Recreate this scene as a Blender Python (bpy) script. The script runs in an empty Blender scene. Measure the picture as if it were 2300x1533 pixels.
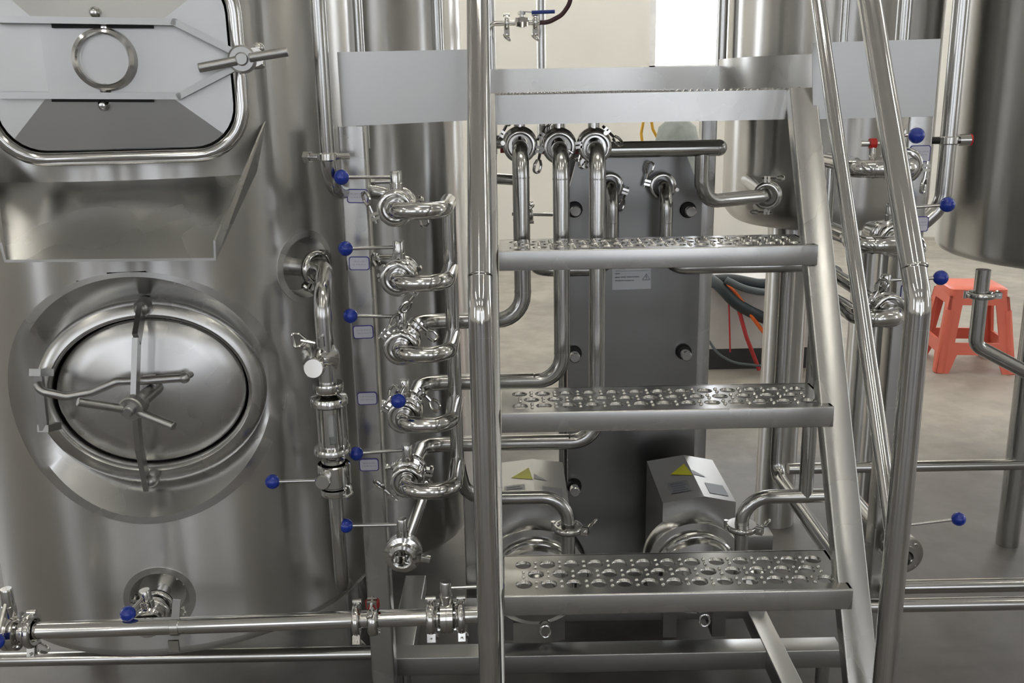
import bpy, math, random
from math import sin, cos, tan, radians, pi, sqrt, asin, atan2
from mathutils import Vector, Matrix
from mathutils.geometry import delaunay_2d_cdt
V = Vector
random.seed(7)
scene = bpy.context.scene
COL = scene.collection

# ---------------------------------------------------------------- camera
FPX = 2124.0
PITCH, ROLL = radians(14.5), radians(1.1)
CAM = V((0, 0, 1.25))
FWD = V((0, cos(PITCH), -sin(PITCH)))
_u0, _r0 = V((0, sin(PITCH), cos(PITCH))), V((1, 0, 0))
RT = _r0 * cos(ROLL) - _u0 * sin(ROLL)
UPV = _u0 * cos(ROLL) + _r0 * sin(ROLL)
cam_data = bpy.data.cameras.new('camera')
cam_data.sensor_width = 36.0
cam_data.lens = 36.0 * FPX / 2300.0
cam_data.clip_start = 0.02
cam = bpy.data.objects.new('camera', cam_data)
COL.objects.link(cam)
cam.matrix_world = Matrix(((RT.x, UPV.x, -FWD.x, CAM.x), (RT.y, UPV.y, -FWD.y, CAM.y),
                           (RT.z, UPV.z, -FWD.z, CAM.z), (0, 0, 0, 1)))
scene.camera = cam

# ---------------------------------------------------------------- world, exposure
world = bpy.data.worlds.new('daylight')
scene.world = world
world.use_nodes = True
world.node_tree.nodes['Background'].inputs[0].default_value = (0.75, 0.85, 1.0, 1)
world.node_tree.nodes['Background'].inputs[1].default_value = 1.5
scene.view_settings.view_transform = 'Standard'
scene.view_settings.look = 'None'
scene.view_settings.gamma = 1.0
scene.view_settings.exposure = 0.72
scene.view_settings.use_curve_mapping = False
WINDOW_GLOW = 2.6      # daylight on the window panes and the added front slits
SHADE_GLOW = 1.05      # panes of the shaded front wall
LAMP_GLOW = 19.0       # fluorescent tubes of the ceiling lamps

# ---------------------------------------------------------------- measuring helpers
def ray(px, py):
    return FWD + RT * ((px - 1150) / FPX) - UPV * ((py - 766.5) / FPX)
def at(px, py, Y):
    d = ray(px, py); return CAM + d * (Y / d.y)
def atz(px, py, Z):
    d = ray(px, py); return CAM + d * ((Z - CAM.z) / d.z)
def onp(px, py, p0, n):
    d = ray(px, py); return CAM + d * ((p0 - CAM).dot(n) / d.dot(n))
def oncyl(px, py, c, R):
    d = ray(px, py)
    ox, oy = CAM.x - c[0], CAM.y - c[1]
    a = d.x * d.x + d.y * d.y; b = 2 * (ox * d.x + oy * d.y); q = ox * ox + oy * oy - R * R
    disc = b * b - 4 * a * q
    t = (-b - sqrt(max(disc, 0))) / (2 * a)
    return CAM + d * t
def mpx(p):
    return (p - CAM).dot(FWD) / FPX

# ---------------------------------------------------------------- mesh builder
def ortho(ax):
    ax = ax.normalized()
    h = V((0, 0, 1)) if abs(ax.z) < 0.9 else V((0, 1, 0))
    u = h.cross(ax).normalized()
    return u, ax.cross(u).normalized()

def fillet(pts, rb, seg=7):
    pts = [V(p) for p in pts]
    out = [pts[0]]
    for i in range(1, len(pts) - 1):
        a, b, c = pts[i - 1], pts[i], pts[i + 1]
        d1, d2 = (a - b), (c - b)
        l1, l2 = d1.length, d2.length
        d1.normalize(); d2.normalize()
        ang = d1.angle(d2)
        if ang > pi - 0.03:
            out.append(b); continue
        r = rb[i - 1] if isinstance(rb, (list, tuple)) else rb
        tl = min(r / tan(ang / 2), 0.48 * l1 if i > 1 else 0.95 * l1, 0.48 * l2 if i < len(pts) - 2 else 0.95 * l2)
        r = tl * tan(ang / 2)
        bis = (d1 + d2).normalized()
        cen = b + bis * (r / sin(ang / 2))
        s, e = b + d1 * tl - cen, b + d2 * tl - cen
        tot = s.angle(e)
        axis = s.cross(e).normalized()
        for k in range(seg + 1):
            out.append(cen + Matrix.Rotation(tot * k / seg, 3, axis) @ s)
    out.append(pts[-1])
    return out

class MB:
    def __init__(self, M=None):
        self.v, self.f, self.M = [], [], M
    def add(self, verts, faces):
        o = len(self.v)
        if self.M is not None:
            verts = [self.M @ V(p) for p in verts]
        self.v += [V(p) for p in verts]
        self.f += [tuple(i + o for i in fc) for fc in faces]
        return self
    def box(self, c, s, R=None):
        c = V(c); h = V(s) / 2
        vs = []
        for x in (-1, 1):
            for y in (-1, 1):
                for z in (-1, 1):
                    p = V((x * h.x, y * h.y, z * h.z))
                    vs.append(c + (R @ p if R is not None else p))
        return self.add(vs, [(0, 1, 3, 2), (4, 6, 7, 5), (0, 4, 5, 1), (2, 3, 7, 6), (0, 2, 6, 4), (1, 5, 7, 3)])
    def beam(self, a, b, w, h, side=(1, 0, 0), bev=0.0):
        # rectangular bar from a to b: w across 'side', h across the third direction
        a, b = V(a), V(b)
        ax = (b - a).normalized()
        s = V(side); s = (s - ax * s.dot(ax)).normalized()
        t = ax.cross(s)
        if bev <= 0:
            sec = [(-w / 2, -h / 2), (w / 2, -h / 2), (w / 2, h / 2), (-w / 2, h / 2)]
        else:
            x, y, q = w / 2, h / 2, bev
            sec = []
            for cx, cy, a0 in ((-x + q, -y + q, pi), (x - q, -y + q, 1.5 * pi), (x - q, y - q, 0), (-x + q, y - q, pi / 2)):
                for k in range(4):
                    g = a0 + k * pi / 6
                    sec.append((cx + q * cos(g), cy + q * sin(g)))
        n = len(sec)
        vs = [p + s * x + t * y for p in (a, b) for x, y in sec]
        fs = [(i, (i + 1) % n, n + (i + 1) % n, n + i) for i in range(n)] + [tuple(range(n - 1, -1, -1)), tuple(range(n, 2 * n))]
        return self.add(vs, fs)
    def tube(self, pts, r, n=16, closed=False, caps=True):
        pts = [V(p) for p in pts]
        N = len(pts)
        tang = []
        for i in range(N):
            if closed:
                d = pts[(i + 1) % N] - pts[i - 1]
            else:
                d = pts[min(i + 1, N - 1)] - pts[max(i - 1, 0)]
            tang.append(d.normalized())
        u, w = ortho(tang[0])
        vs = []
        for i in range(N):
            t = tang[i]
            u = (u - t * u.dot(t)).normalized()
            w = t.cross(u)
            rr = r[i] if isinstance(r, (list, tuple)) else r
            for k in range(n):
                g = 2 * pi * k / n
                vs.append(pts[i] + (u * cos(g) + w * sin(g)) * rr)
        fs = []
        for i in range(N if closed else N - 1):
            j = (i + 1) % N
            for k in range(n):
                k2 = (k + 1) % n
                fs.append((i * n + k, i * n + k2, j * n + k2, j * n + k))
        if caps and not closed:
            fs += [tuple(range(n - 1, -1, -1)), tuple(range((N - 1) * n, N * n))]
        return self.add(vs, fs)
    def pipe(self, pts, r, bend=0.045, n=20, caps=True):
        return self.tube(fillet(pts, bend), r, n, caps=caps)
    def lathe(self, o, ax, prof, n=24, closed=False):
        # prof: list of (radius, height along ax)
        o, ax = V(o), V(ax).normalized()
        u, w = ortho(ax)
        vs, idx = [], []
        for r, h in prof:
            if r < 1e-7:
                idx.append([len(vs)] * n); vs.append(o + ax * h)
            else:
                idx.append(list(range(len(vs), len(vs) + n)))
                vs += [o + ax * h + (u * cos(2 * pi * k / n) + w * sin(2 * pi * k / n)) * r for k in range(n)]
        fs = []
        L = len(prof)
        for i in range(L if closed else L - 1):
            a, b = idx[i], idx[(i + 1) % L]
            for k in range(n):
                k2 = (k + 1) % n
                q = []
                for t in (a[k], a[k2], b[k2], b[k]):
                    if t not in q: q.append(t)
                if len(q) > 2: fs.append(tuple(q))
        return self.add(vs, fs)
    def rod(self, a, b, r, n=16, chamfer=0.0):
        a, b = V(a), V(b); L = (b - a).length; c = chamfer
        prof = [(0, 0), (r - c, 0), (r, c), (r, L - c), (r - c, L), (0, L)] if c > 0 else [(0, 0), (r, 0), (r, L), (0, L)]
        return self.lathe(a, b - a, prof, n)
    def sphere(self, c, r, n=20, m=12):
        return self.lathe(c, (0, 0, 1), [(r * sin(pi * i / m), -r * cos(pi * i / m)) for i in range(m + 1)], n)
    def ring(self, c, ax, ri, ro, w, n=28, ch=0.0):
        q = ch
        return self.lathe(c, ax, [(ri, -w / 2), (ro - q, -w / 2), (ro, -w / 2 + q), (ro, w / 2 - q), (ro - q, w / 2), (ri, w / 2)], n, closed=True)
    def prism(self, poly, ext):
        poly = [V(p) for p in poly]; e = V(ext); n = len(poly)
        fs = [tuple(range(n - 1, -1, -1)), tuple(range(n, 2 * n))]
        fs += [(i, (i + 1) % n, n + (i + 1) % n, n + i) for i in range(n)]
        return self.add(poly + [p + e for p in poly], fs)
    def loft(self, loops, closed=True, cap0=False, cap1=False):
        n = len(loops[0]); vs = [p for lp in loops for p in lp]; fs = []
        for i in range(len(loops) - 1):
            for k in range(n if closed else n - 1):
                k2 = (k + 1) % n
                fs.append((i * n + k, i * n + k2, (i + 1) * n + k2, (i + 1) * n + k))
        if cap0: fs.append(tuple(range(n - 1, -1, -1)))
        if cap1: fs.append(tuple(range((len(loops) - 1) * n, len(loops) * n)))
        return self.add(vs, fs)
    def build(self, name, mat, parent=None, smooth=38):
        lo = V((min(p.x for p in self.v), min(p.y for p in self.v), min(p.z for p in self.v)))
        hi = V((max(p.x for p in self.v), max(p.y for p in self.v), max(p.z for p in self.v)))
        c = (lo + hi) / 2
        me = bpy.data.meshes.new(name)
        me.from_pydata([p - c for p in self.v], [], self.f)
        me.update()
        if smooth:
            me.polygons.foreach_set('use_smooth', [True] * len(me.polygons))
            me.set_sharp_from_angle(angle=radians(smooth))
        me.materials.append(M[mat])
        o = bpy.data.objects.new(name, me)
        COL.objects.link(o)
        o.location = c
        LOC[o] = c
        if parent is not None:
            o.parent = parent
            o.matrix_parent_inverse = Matrix.Translation(-LOC[parent])
        return o

LOC = {}
def tag(o, label, cat, group=None):
    o['label'] = label; o['category'] = cat
    if group: o['group'] = group
    return o
def thing(name, label, cat, loc, group=None):
    o = bpy.data.objects.new(name, None)
    COL.objects.link(o)
    o.empty_display_size = 0.05
    o.location = V(loc); LOC[o] = V(loc)
    return tag(o, label, cat, group)
def struct(o):
    o['kind'] = 'structure'; return o
def basis(x, y, z, o):
    x, y, z = V(x), V(y), V(z)
    return Matrix(((x.x, y.x, z.x, o[0]), (x.y, y.y, z.y, o[1]), (x.z, y.z, z.z, o[2]), (0, 0, 0, 1)))

# ---------------------------------------------------------------- materials
M = {}
def new_mat(name):
    m = bpy.data.materials.new(name); m.use_nodes = True
    M[name] = m
    return m, m.node_tree.nodes, m.node_tree.links, m.node_tree.nodes['Principled BSDF']
def steel(name, col, rough, stretch=(1, 1, 1), scale=40, var=0.08, bump=0.0, bscale=(4, 4, 4), tint=0.05, aniso=0.0):
    m, N, L, p = new_mat(name)
    p.inputs['Metallic'].default_value = 1.0
    p.inputs['Anisotropic'].default_value = aniso
    if aniso > 0:
        tg = N.new('ShaderNodeTangent'); tg.direction_type = 'RADIAL'; tg.axis = 'Z'
        L.new(tg.outputs[0], p.inputs['Tangent'])
        p.inputs['Anisotropic Rotation'].default_value = 0.25
    tc = N.new('ShaderNodeTexCoord')
    mp = N.new('ShaderNodeMapping'); mp.inputs['Scale'].default_value = stretch
    L.new(tc.outputs['Object'], mp.inputs['Vector'])
    nz = N.new('ShaderNodeTexNoise'); nz.inputs['Scale'].default_value = scale; nz.inputs['Detail'].default_value = 2
    L.new(mp.outputs[0], nz.inputs['Vector'])
    mr = N.new('ShaderNodeMapRange')
    mr.inputs['To Min'].default_value = max(rough - var, 0.02); mr.inputs['To Max'].default_value = rough + var
    L.new(nz.outputs['Fac'], mr.inputs['Value']); L.new(mr.outputs[0], p.inputs['Roughness'])
    cr = N.new('ShaderNodeValToRGB')
    cr.color_ramp.elements[0].color = tuple(c * (1 - tint) for c in col) + (1,)
    cr.color_ramp.elements[1].color = tuple(min(1, c * (1 + tint)) for c in col) + (1,)
    n2 = N.new('ShaderNodeTexNoise'); n2.inputs['Scale'].default_value = 6; n2.inputs['Detail'].default_value = 3
    L.new(tc.outputs['Object'], n2.inputs['Vector']); L.new(n2.outputs['Fac'], cr.inputs[0])
    L.new(cr.outputs[0], p.inputs['Base Color'])
    if bump > 0:
        mp2 = N.new('ShaderNodeMapping'); mp2.inputs['Scale'].default_value = bscale
        L.new(tc.outputs['Object'], mp2.inputs['Vector'])
        n3 = N.new('ShaderNodeTexNoise'); n3.inputs['Scale'].default_value = 1.0; n3.inputs['Detail'].default_value = 1.0
        L.new(mp2.outputs[0], n3.inputs['Vector'])
        b2 = N.new('ShaderNodeBump'); b2.inputs['Strength'].default_value = 1.0; b2.inputs['Distance'].default_value = bump
        L.new(n3.outputs['Fac'], b2.inputs['Height'])
        L.new(b2.outputs[0], p.inputs['Normal'])
    return m
SC = (0.60, 0.592, 0.575)
steel('tank_steel', SC, 0.30, (1, 1, 0.2), 9, 0.05, bump=0.010, bscale=(4.5, 4.5, 0.8), aniso=0.96)
steel('polished_steel', (0.66, 0.65, 0.63), 0.12, (1, 1, 1), 9, 0.03)
steel('pipe_steel', (0.58, 0.575, 0.56), 0.18, (1, 1, 1), 9, 0.04)
steel('rail_steel', (0.66, 0.65, 0.635), 0.09, (1, 1, 1), 6, 0.02)
steel('satin_steel', (0.47, 0.468, 0.458), 0.33, (1, 1, 1), 7, 0.05)
steel('brushed_steel', (0.60, 0.595, 0.58), 0.27, (1, 1, 1), 7, 0.05)
steel('plate_steel', (0.29, 0.288, 0.285), 0.30, (1, 1, 1), 6, 0.06, tint=0.12)
steel('tread_steel', (0.56, 0.555, 0.54), 0.2, (1, 1, 1), 9, 0.05)
def plain(name, col, rough=0.5, metal=0.0, var=0.06, scale=12, bump=0.0, coat=0.0):
    m, N, L, p = new_mat(name)
    p.inputs['Roughness'].default_value = rough; p.inputs['Metallic'].default_value = metal
    p.inputs['Coat Weight'].default_value = coat
    tc = N.new('ShaderNodeTexCoord')
    nz = N.new('ShaderNodeTexNoise'); nz.inputs['Scale'].default_value = scale; nz.inputs['Detail'].default_value = 5
    L.new(tc.outputs['Object'], nz.inputs['Vector'])
    cr = N.new('ShaderNodeValToRGB')
    cr.color_ramp.elements[0].position = 0.3; cr.color_ramp.elements[1].position = 0.7
    cr.color_ramp.elements[0].color = tuple(c * (1 - var) for c in col) + (1,)
    cr.color_ramp.elements[1].color = tuple(min(1, c * (1 + var)) for c in col) + (1,)
    L.new(nz.outputs['Fac'], cr.inputs[0]); L.new(cr.outputs[0], p.inputs['Base Color'])
    if bump:
        b = N.new('ShaderNodeBump'); b.inputs['Strength'].default_value = 0.4; b.inputs['Distance'].default_value = bump
        L.new(nz.outputs['Fac'], b.inputs['Height']); L.new(b.outputs[0], p.inputs['Normal'])
    return m
plain('blue_plastic', (0.008, 0.035, 0.33), 0.18, coat=0.3)
plain('label_white', (0.72, 0.72, 0.80), 0.4)
plain('label_blue', (0.06, 0.05, 0.28), 0.4)
plain('ink', (0.16, 0.17, 0.22), 0.6)
plain('faint_ink', (0.42, 0.43, 0.50), 0.6)
plain('black_rubber', (0.018, 0.018, 0.018), 0.6)
plain('red_plastic', (0.78, 0.17, 0.11), 0.42, var=0.03)
plain('orange_cable', (0.85, 0.15, 0.02), 0.5)
plain('red_cable', (0.45, 0.03, 0.03), 0.5)
plain('dark_cable', (0.025, 0.035, 0.04), 0.5)
plain('grey_cable', (0.10, 0.12, 0.13), 0.5)
plain('yellow_hose', (0.75, 0.42, 0.04), 0.45)
plain('maroon_hose', (0.05, 0.01, 0.015), 0.35)
plain('dark_red', (0.28, 0.012, 0.012), 0.45)
plain('bright_red', (0.6, 0.02, 0.02), 0.4)
plain('yellow_sticker', (0.62, 0.60, 0.02), 0.45)
plain('blue_handle', (0.02, 0.05, 0.25), 0.45)
plain('white_paint', (0.60, 0.58, 0.56), 0.55)
plain('dark_plinth', (0.035, 0.035, 0.035), 0.6)
plain('grey_sack', (0.30, 0.33, 0.31), 0.6, var=0.15, scale=20)
plain('wall_paint', (0.78, 0.765, 0.72), 0.7, var=0.03, scale=1.5)
plain('ceiling_paint', (0.60, 0.59, 0.56), 0.8, var=0.03, scale=1.0)
plain('added_door_paint', (0.09, 0.095, 0.10), 0.5)
plain('frame_white', (0.75, 0.75, 0.75), 0.4)
plain('lamp_body', (0.8, 0.8, 0.78), 0.4)
plain('sticker_grey', (0.30, 0.31, 0.33), 0.4, metal=0.3)
plain('sticker_pale', (0.62, 0.62, 0.62), 0.5)
plain('added_door_steel', (0.30, 0.30, 0.30), 0.35, metal=1.0)
plain('matte_nameplate', (0.55, 0.56, 0.58), 0.35, metal=0.6)

m, N, L, p = new_mat('concrete')
tc = N.new('ShaderNodeTexCoord')
n1 = N.new('ShaderNodeTexNoise'); n1.inputs['Scale'].default_value = 0.9; n1.inputs['Detail'].default_value = 8; n1.inputs['Roughness'].default_value = 0.65
n2 = N.new('ShaderNodeTexNoise'); n2.inputs['Scale'].default_value = 9; n2.inputs['Detail'].default_value = 6
n3 = N.new('ShaderNodeTexVoronoi'); n3.inputs['Scale'].default_value = 5.0
for n in (n1, n2, n3): L.new(tc.outputs['Object'], n.inputs['Vector'])
cr = N.new('ShaderNodeValToRGB')
e = cr.color_ramp.elements
e[0].position = 0.30; e[0].color = (0.20, 0.185, 0.165, 1)
e[1].position = 0.66; e[1].color = (0.46, 0.43, 0.375, 1)
k = e.new(0.5); k.color = (0.36, 0.335, 0.295, 1)
L.new(n1.outputs['Fac'], cr.inputs[0])
mx = N.new('ShaderNodeMix'); mx.data_type = 'RGBA'; mx.blend_type = 'MULTIPLY'; mx.inputs[0].default_value = 0.55
cr2 = N.new('ShaderNodeValToRGB')
cr2.color_ramp.elements[0].position = 0.35; cr2.color_ramp.elements[0].color = (0.62, 0.6, 0.57, 1)
cr2.color_ramp.elements[1].position = 0.62; cr2.color_ramp.elements[1].color = (1, 1, 1, 1)
L.new(n2.outputs['Fac'], cr2.inputs[0])
L.new(cr.outputs[0], mx.inputs[6]); L.new(cr2.outputs[0], mx.inputs[7])
# bluish shade around the brewing skid, painted into the concrete with a ragged edge
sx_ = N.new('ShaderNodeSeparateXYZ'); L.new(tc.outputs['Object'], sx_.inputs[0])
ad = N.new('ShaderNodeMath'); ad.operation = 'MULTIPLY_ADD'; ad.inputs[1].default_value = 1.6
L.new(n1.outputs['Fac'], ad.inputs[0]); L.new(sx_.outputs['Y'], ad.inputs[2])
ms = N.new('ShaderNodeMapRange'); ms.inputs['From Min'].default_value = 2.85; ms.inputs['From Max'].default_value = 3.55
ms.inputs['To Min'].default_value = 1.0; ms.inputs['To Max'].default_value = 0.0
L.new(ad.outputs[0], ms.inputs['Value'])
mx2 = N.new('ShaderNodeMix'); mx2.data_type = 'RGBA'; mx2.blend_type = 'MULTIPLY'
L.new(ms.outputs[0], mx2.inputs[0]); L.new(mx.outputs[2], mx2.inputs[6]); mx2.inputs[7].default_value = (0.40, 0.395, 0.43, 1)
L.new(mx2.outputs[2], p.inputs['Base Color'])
mr = N.new('ShaderNodeMapRange'); mr.inputs['To Min'].default_value = 0.32; mr.inputs['To Max'].default_value = 0.62
L.new(n1.outputs['Fac'], mr.inputs['Value']); L.new(mr.outputs[0], p.inputs['Roughness'])
bp = N.new('ShaderNodeBump'); bp.inputs['Strength'].default_value = 0.35; bp.inputs['Distance'].default_value = 0.004
L.new(n2.outputs['Fac'], bp.inputs['Height']); L.new(bp.outputs[0], p.inputs['Normal'])

def glow(name, col, s):
    m, N, L, p = new_mat(name)
    p.inputs['Base Color'].default_value = (0.8, 0.8, 0.8, 1)
    p.inputs['Emission Color'].default_value = col + (1,)
    p.inputs['Emission Strength'].default_value = s
    return m
glow('lamp_tube', (1.0, 0.965, 0.86), LAMP_GLOW)
glow('shade_pane', (0.84, 0.89, 1.0), SHADE_GLOW)
m = glow('day_pane', (0.80, 0.87, 1.0), WINDOW_GLOW)
N, L = m.node_tree.nodes, m.node_tree.links
tc = N.new('ShaderNodeTexCoord'); mp = N.new('ShaderNodeMapping'); mp.inputs['Scale'].default_value = (2.5, 2.5, 0.8)
nz = N.new('ShaderNodeTexNoise'); nz.inputs['Scale'].default_value = 1.6; nz.inputs['Detail'].default_value = 5
L.new(tc.outputs['Object'], mp.inputs[0]); L.new(mp.outputs[0], nz.inputs['Vector'])
cr = N.new('ShaderNodeValToRGB')
cr.color_ramp.elements[0].position = 0.34; cr.color_ramp.elements[0].color = (0.66, 0.76, 0.92, 1)
cr.color_ramp.elements[1].position = 0.52; cr.color_ramp.elements[1].color = (0.92, 0.95, 1.0, 1)
L.new(nz.outputs['Fac'], cr.inputs[0]); L.new(cr.outputs[0], N['Principled BSDF'].inputs['Emission Color'])

m, N, L, p = new_mat('glass')
p.inputs['Base Color'].default_value = (0.9, 0.95, 0.93, 1)
p.inputs['Roughness'].default_value = 0.03
p.inputs['Alpha'].default_value = 0.22
# ================================================================ the hall
HX0, HX1, HY0, HY1, HZ = -7.0, 8.0, -6.5, 8.2, 4.6
fl = MB().add([(HX0 - .2, HY0 - .2, 0), (HX1 + .2, HY0 - .2, 0), (HX1 + .2, HY1 + .2, 0), (HX0 - .2, HY1 + .2, 0),
               (HX0 - .2, HY0 - .2, -.1), (HX1 + .2, HY0 - .2, -.1), (HX1 + .2, HY1 + .2, -.1), (HX0 - .2, HY1 + .2, -.1)],
              [(0, 1, 2, 3), (7, 6, 5, 4), (0, 4, 5, 1), (1, 5, 6, 2), (2, 6, 7, 3), (3, 7, 4, 0)])
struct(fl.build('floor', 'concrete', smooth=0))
struct(MB().box(((HX0 + HX1) / 2, (HY0 + HY1) / 2, HZ + .06), (HX1 - HX0 + .4, HY1 - HY0 + .4, .12)).build('ceiling', 'ceiling_paint', smooth=0))

win_count = [0]
def wall(name, axis, c, a0, a1, openings, thick=.18, inward=1, pane='day_pane'):
    """axis 'y': wall at Y=c running in X from a0 to a1; axis 'x': wall at X=c running in Y. openings: (b0,b1,z0,z1)"""
    mb = MB()
    def put(b0, b1, z0, z1):
        if b1 - b0 < 1e-4 or z1 - z0 < 1e-4: return
        cc = c + inward * thick / 2
        if axis == 'y': mb.box(((b0 + b1) / 2, cc, (z0 + z1) / 2), (b1 - b0, thick, z1 - z0))
        else: mb.box((cc, (b0 + b1) / 2, (z0 + z1) / 2), (thick, b1 - b0, z1 - z0))
    cur = a0
    for b0, b1, z0, z1 in sorted(o_[:4] for o_ in openings):
        put(cur, b0, 0, HZ); put(b0, b1, 0, z0); put(b0, b1, z1, HZ); cur = b1
    put(cur, a1, 0, HZ)
    w = struct(mb.build(name, 'wall_paint', smooth=0))
    for op_ in openings:
        b0, b1, z0, z1 = op_[:4]; pn = op_[4] if len(op_) > 4 else pane
        win_count[0] += 1
        fr = MB(); cc = c + inward * thick * .6
        def bar(u0, u1, y0, y1, t=.06):
            if axis == 'y': fr.box(((u0 + u1) / 2, cc, (y0 + y1) / 2), (u1 - u0, t, y1 - y0))
            else: fr.box((cc, (u0 + u1) / 2, (y0 + y1) / 2), (t, u1 - u0, y1 - y0))
        bar(b0, b1, z0, z0 + .06); bar(b0, b1, z1 - .06, z1); bar(b0, b0 + .06, z0, z1); bar(b1 - .06, b1, z0, z1)
        nm = max(1, round((b1 - b0) / 1.5))
        for k in range(1, nm):
            u = b0 + (b1 - b0) * k / nm; bar(u - .025, u + .025, z0, z1, .05)
        o = struct(fr.build('window_%d' % win_count[0], 'frame_white', smooth=0))
        for k in range(nm):
            u0 = b0 + (b1 - b0) * k / nm + .03; u1 = b0 + (b1 - b0) * (k + 1) / nm - .03
            pm_ = MB()
            if axis == 'y': pm_.box(((u0 + u1) / 2, cc + inward * .01, (z0 + z1) / 2), (u1 - u0, .008, z1 - z0 - .1))
            else: pm_.box((cc + inward * .01, (u0 + u1) / 2, (z0 + z1) / 2), (.008, u1 - u0, z1 - z0 - .1))
            pm_.build('pane', pn, o, smooth=0)
wl = at(1460, 60, HY1).x
wall('wall_back', 'y', HY1, HX0, HX1, [(wl, wl + 1.5, 1.42, 3.6), (5.2, 6.7, 1.42, 3.6), (-5.4, -3.9, 1.42, 3.6)])
wall('wall_front', 'y', HY0, HX0, HX1, [(-5.4, -4.0, .7, 3.4), (-2.8, -1.2, .7, 3.4), (.8, 2.4, .05, 3.2), (3.8, 5.4, .7, 3.4), (-3.55, -3.25, .4, 4.0, 'day_pane'), (-.35, -.05, .4, 4.0, 'day_pane'), (2.9, 3.2, .4, 4.0, 'day_pane')], inward=-1, pane='shade_pane')  # the three narrow glowing slits are added, for bright streaks on the vessels
wall('wall_left', 'x', HX0, HY0, HY1, [(-4.4, -3.4, .9, 3.4), (3.6, 5.2, .9, 3.4)], inward=-1)
wall('wall_right', 'x', HX1, HY0, HY1, [(-.6, .4, .9, 3.4), (3.6, 5.2, .9, 3.4)])

# ceiling lamps: twin-tube battens hung in rows
def batten(xx, yy, d):
    t = thing('ceiling_lamp', 'white twin-tube batten lamp on the ceiling above the brewing vessels', 'lamp', (xx, yy, HZ - .5), 'twin-tube batten lamps on the hall ceiling')
    c, d = V((xx, yy, HZ)), V(d); w = V((d.y, d.x, 0))
    MB().beam(c - d * .75 - V((0, 0, .44)), c + d * .75 - V((0, 0, .44)), .16, .05, w).rod(c - d * .5 - V((0, 0, .42)), c - d * .5, .008).rod(c + d * .5 - V((0, 0, .42)), c + d * .5, .008).build('batten', 'lamp_body', t)
    for s in (-1, 1):
        q = c + w * (s * .05) - V((0, 0, .485))
        MB().rod(q - d * .72, q + d * .72, .011, 10).build('tube', 'lamp_tube', t)
for xx in (-3.4, -0.7, 2.0):
    batten(xx, -4.2, (0, 1, 0)); batten(xx + .2, -1.6, (0, 1, 0))
for yy, xs_ in ((0.6, (0.4, 3.8)), (3.0, (-4.6, -2.0, 0.6, 3.2, 5.8)), (4.4, (-4.6, -2.0, 0.6, 3.2, 5.8)), (5.8, (-4.6, -2.0, 0.6, 3.2, 5.8)), (7.1, (-4.6, -2.0, 0.6, 3.2, 5.8))):
    for xx in xs_: batten(xx, yy, (1, 0, 0))
# dark door panels added to the unseen front wall for streaky reflections
for k, (a0, a1) in enumerate(((-1.15, -0.4), (0.0, 0.75), (3.25, 3.75))):
    d = struct(MB().box(((a0 + a1) / 2, HY0 + .02, 1.3), (a1 - a0, .05, 2.6)).build('added_door_%d' % (k + 1), 'added_door_paint', None, 0))
    MB().rod((a1 - .12, HY0 + .045, 1.05), (a1 - .12, HY0 + .10, 1.05), .015, 12).rod((a1 - .12, HY0 + .09, 1.05), (a1 - .26, HY0 + .09, 1.05), .01, 12).build('added_door_handle', 'added_door_steel', d)

# ================================================================ shared fittings
def clampring(parent, c, ax, r, bolt=(1, 0, 0), w=.014, loop=.015, name='clamp', mat='polished_steel'):
    """hinged tri-clamp round a pipe of radius r with a loop-shaped wing nut"""
    c, ax = V(c), V(ax).normalized()
    b = V(bolt); b = (b - ax * b.dot(ax)).normalized(); t = ax.cross(b)
    mb = MB()
    ro = r + .0105
    mb.lathe(c, ax, [(r, -w * .30), (r + (ro - r) * .3, -w * .5), (r + (ro - r) * .62, -w * .5), (r + (ro - r) * .88, -w * .38), (ro, -w * .16), (ro, w * .16), (r + (ro - r) * .88, w * .38), (r + (ro - r) * .62, w * .5), (r + (ro - r) * .3, w * .5), (r, w * .30)], 28, closed=True)
    e = c + b * (ro + .004)
    for s in (-1, 1):                                            # ears on the bolt side
        mb.beam(e + t * (.004 * s) - b * .006, e + t * (.004 * s) + b * .008, .005, w, t)
    mb.rod(c - b * (ro + .001) - ax * (w * .6), c - b * (ro + .001) + ax * (w * .6), .0045, 10)   # hinge pin
    o = mb.build(name, mat, parent)
    wn = MB()
    p0 = e + b * .004
    wn.rod(p0 - t * .012, p0 + t * .020, .0028, 8)
    q = p0 + t * .020
    side = ax * .75 + b * .66
    side.normalize()
    lp = [q + side * (-.0045), q + t * loop * .55 + side * (-loop * .62), q + t * loop * 1.35 + side * (-loop * .55), q + t * loop * 1.5,
          q + t * loop * 1.35 + side * (loop * .55), q + t * loop * .55 + side * (loop * .62), q + side * .0045]
    wn.tube(fillet(lp, .005, 3), .0028, 8)
    wn.build('wing_nut', mat, o)
    return o

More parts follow.
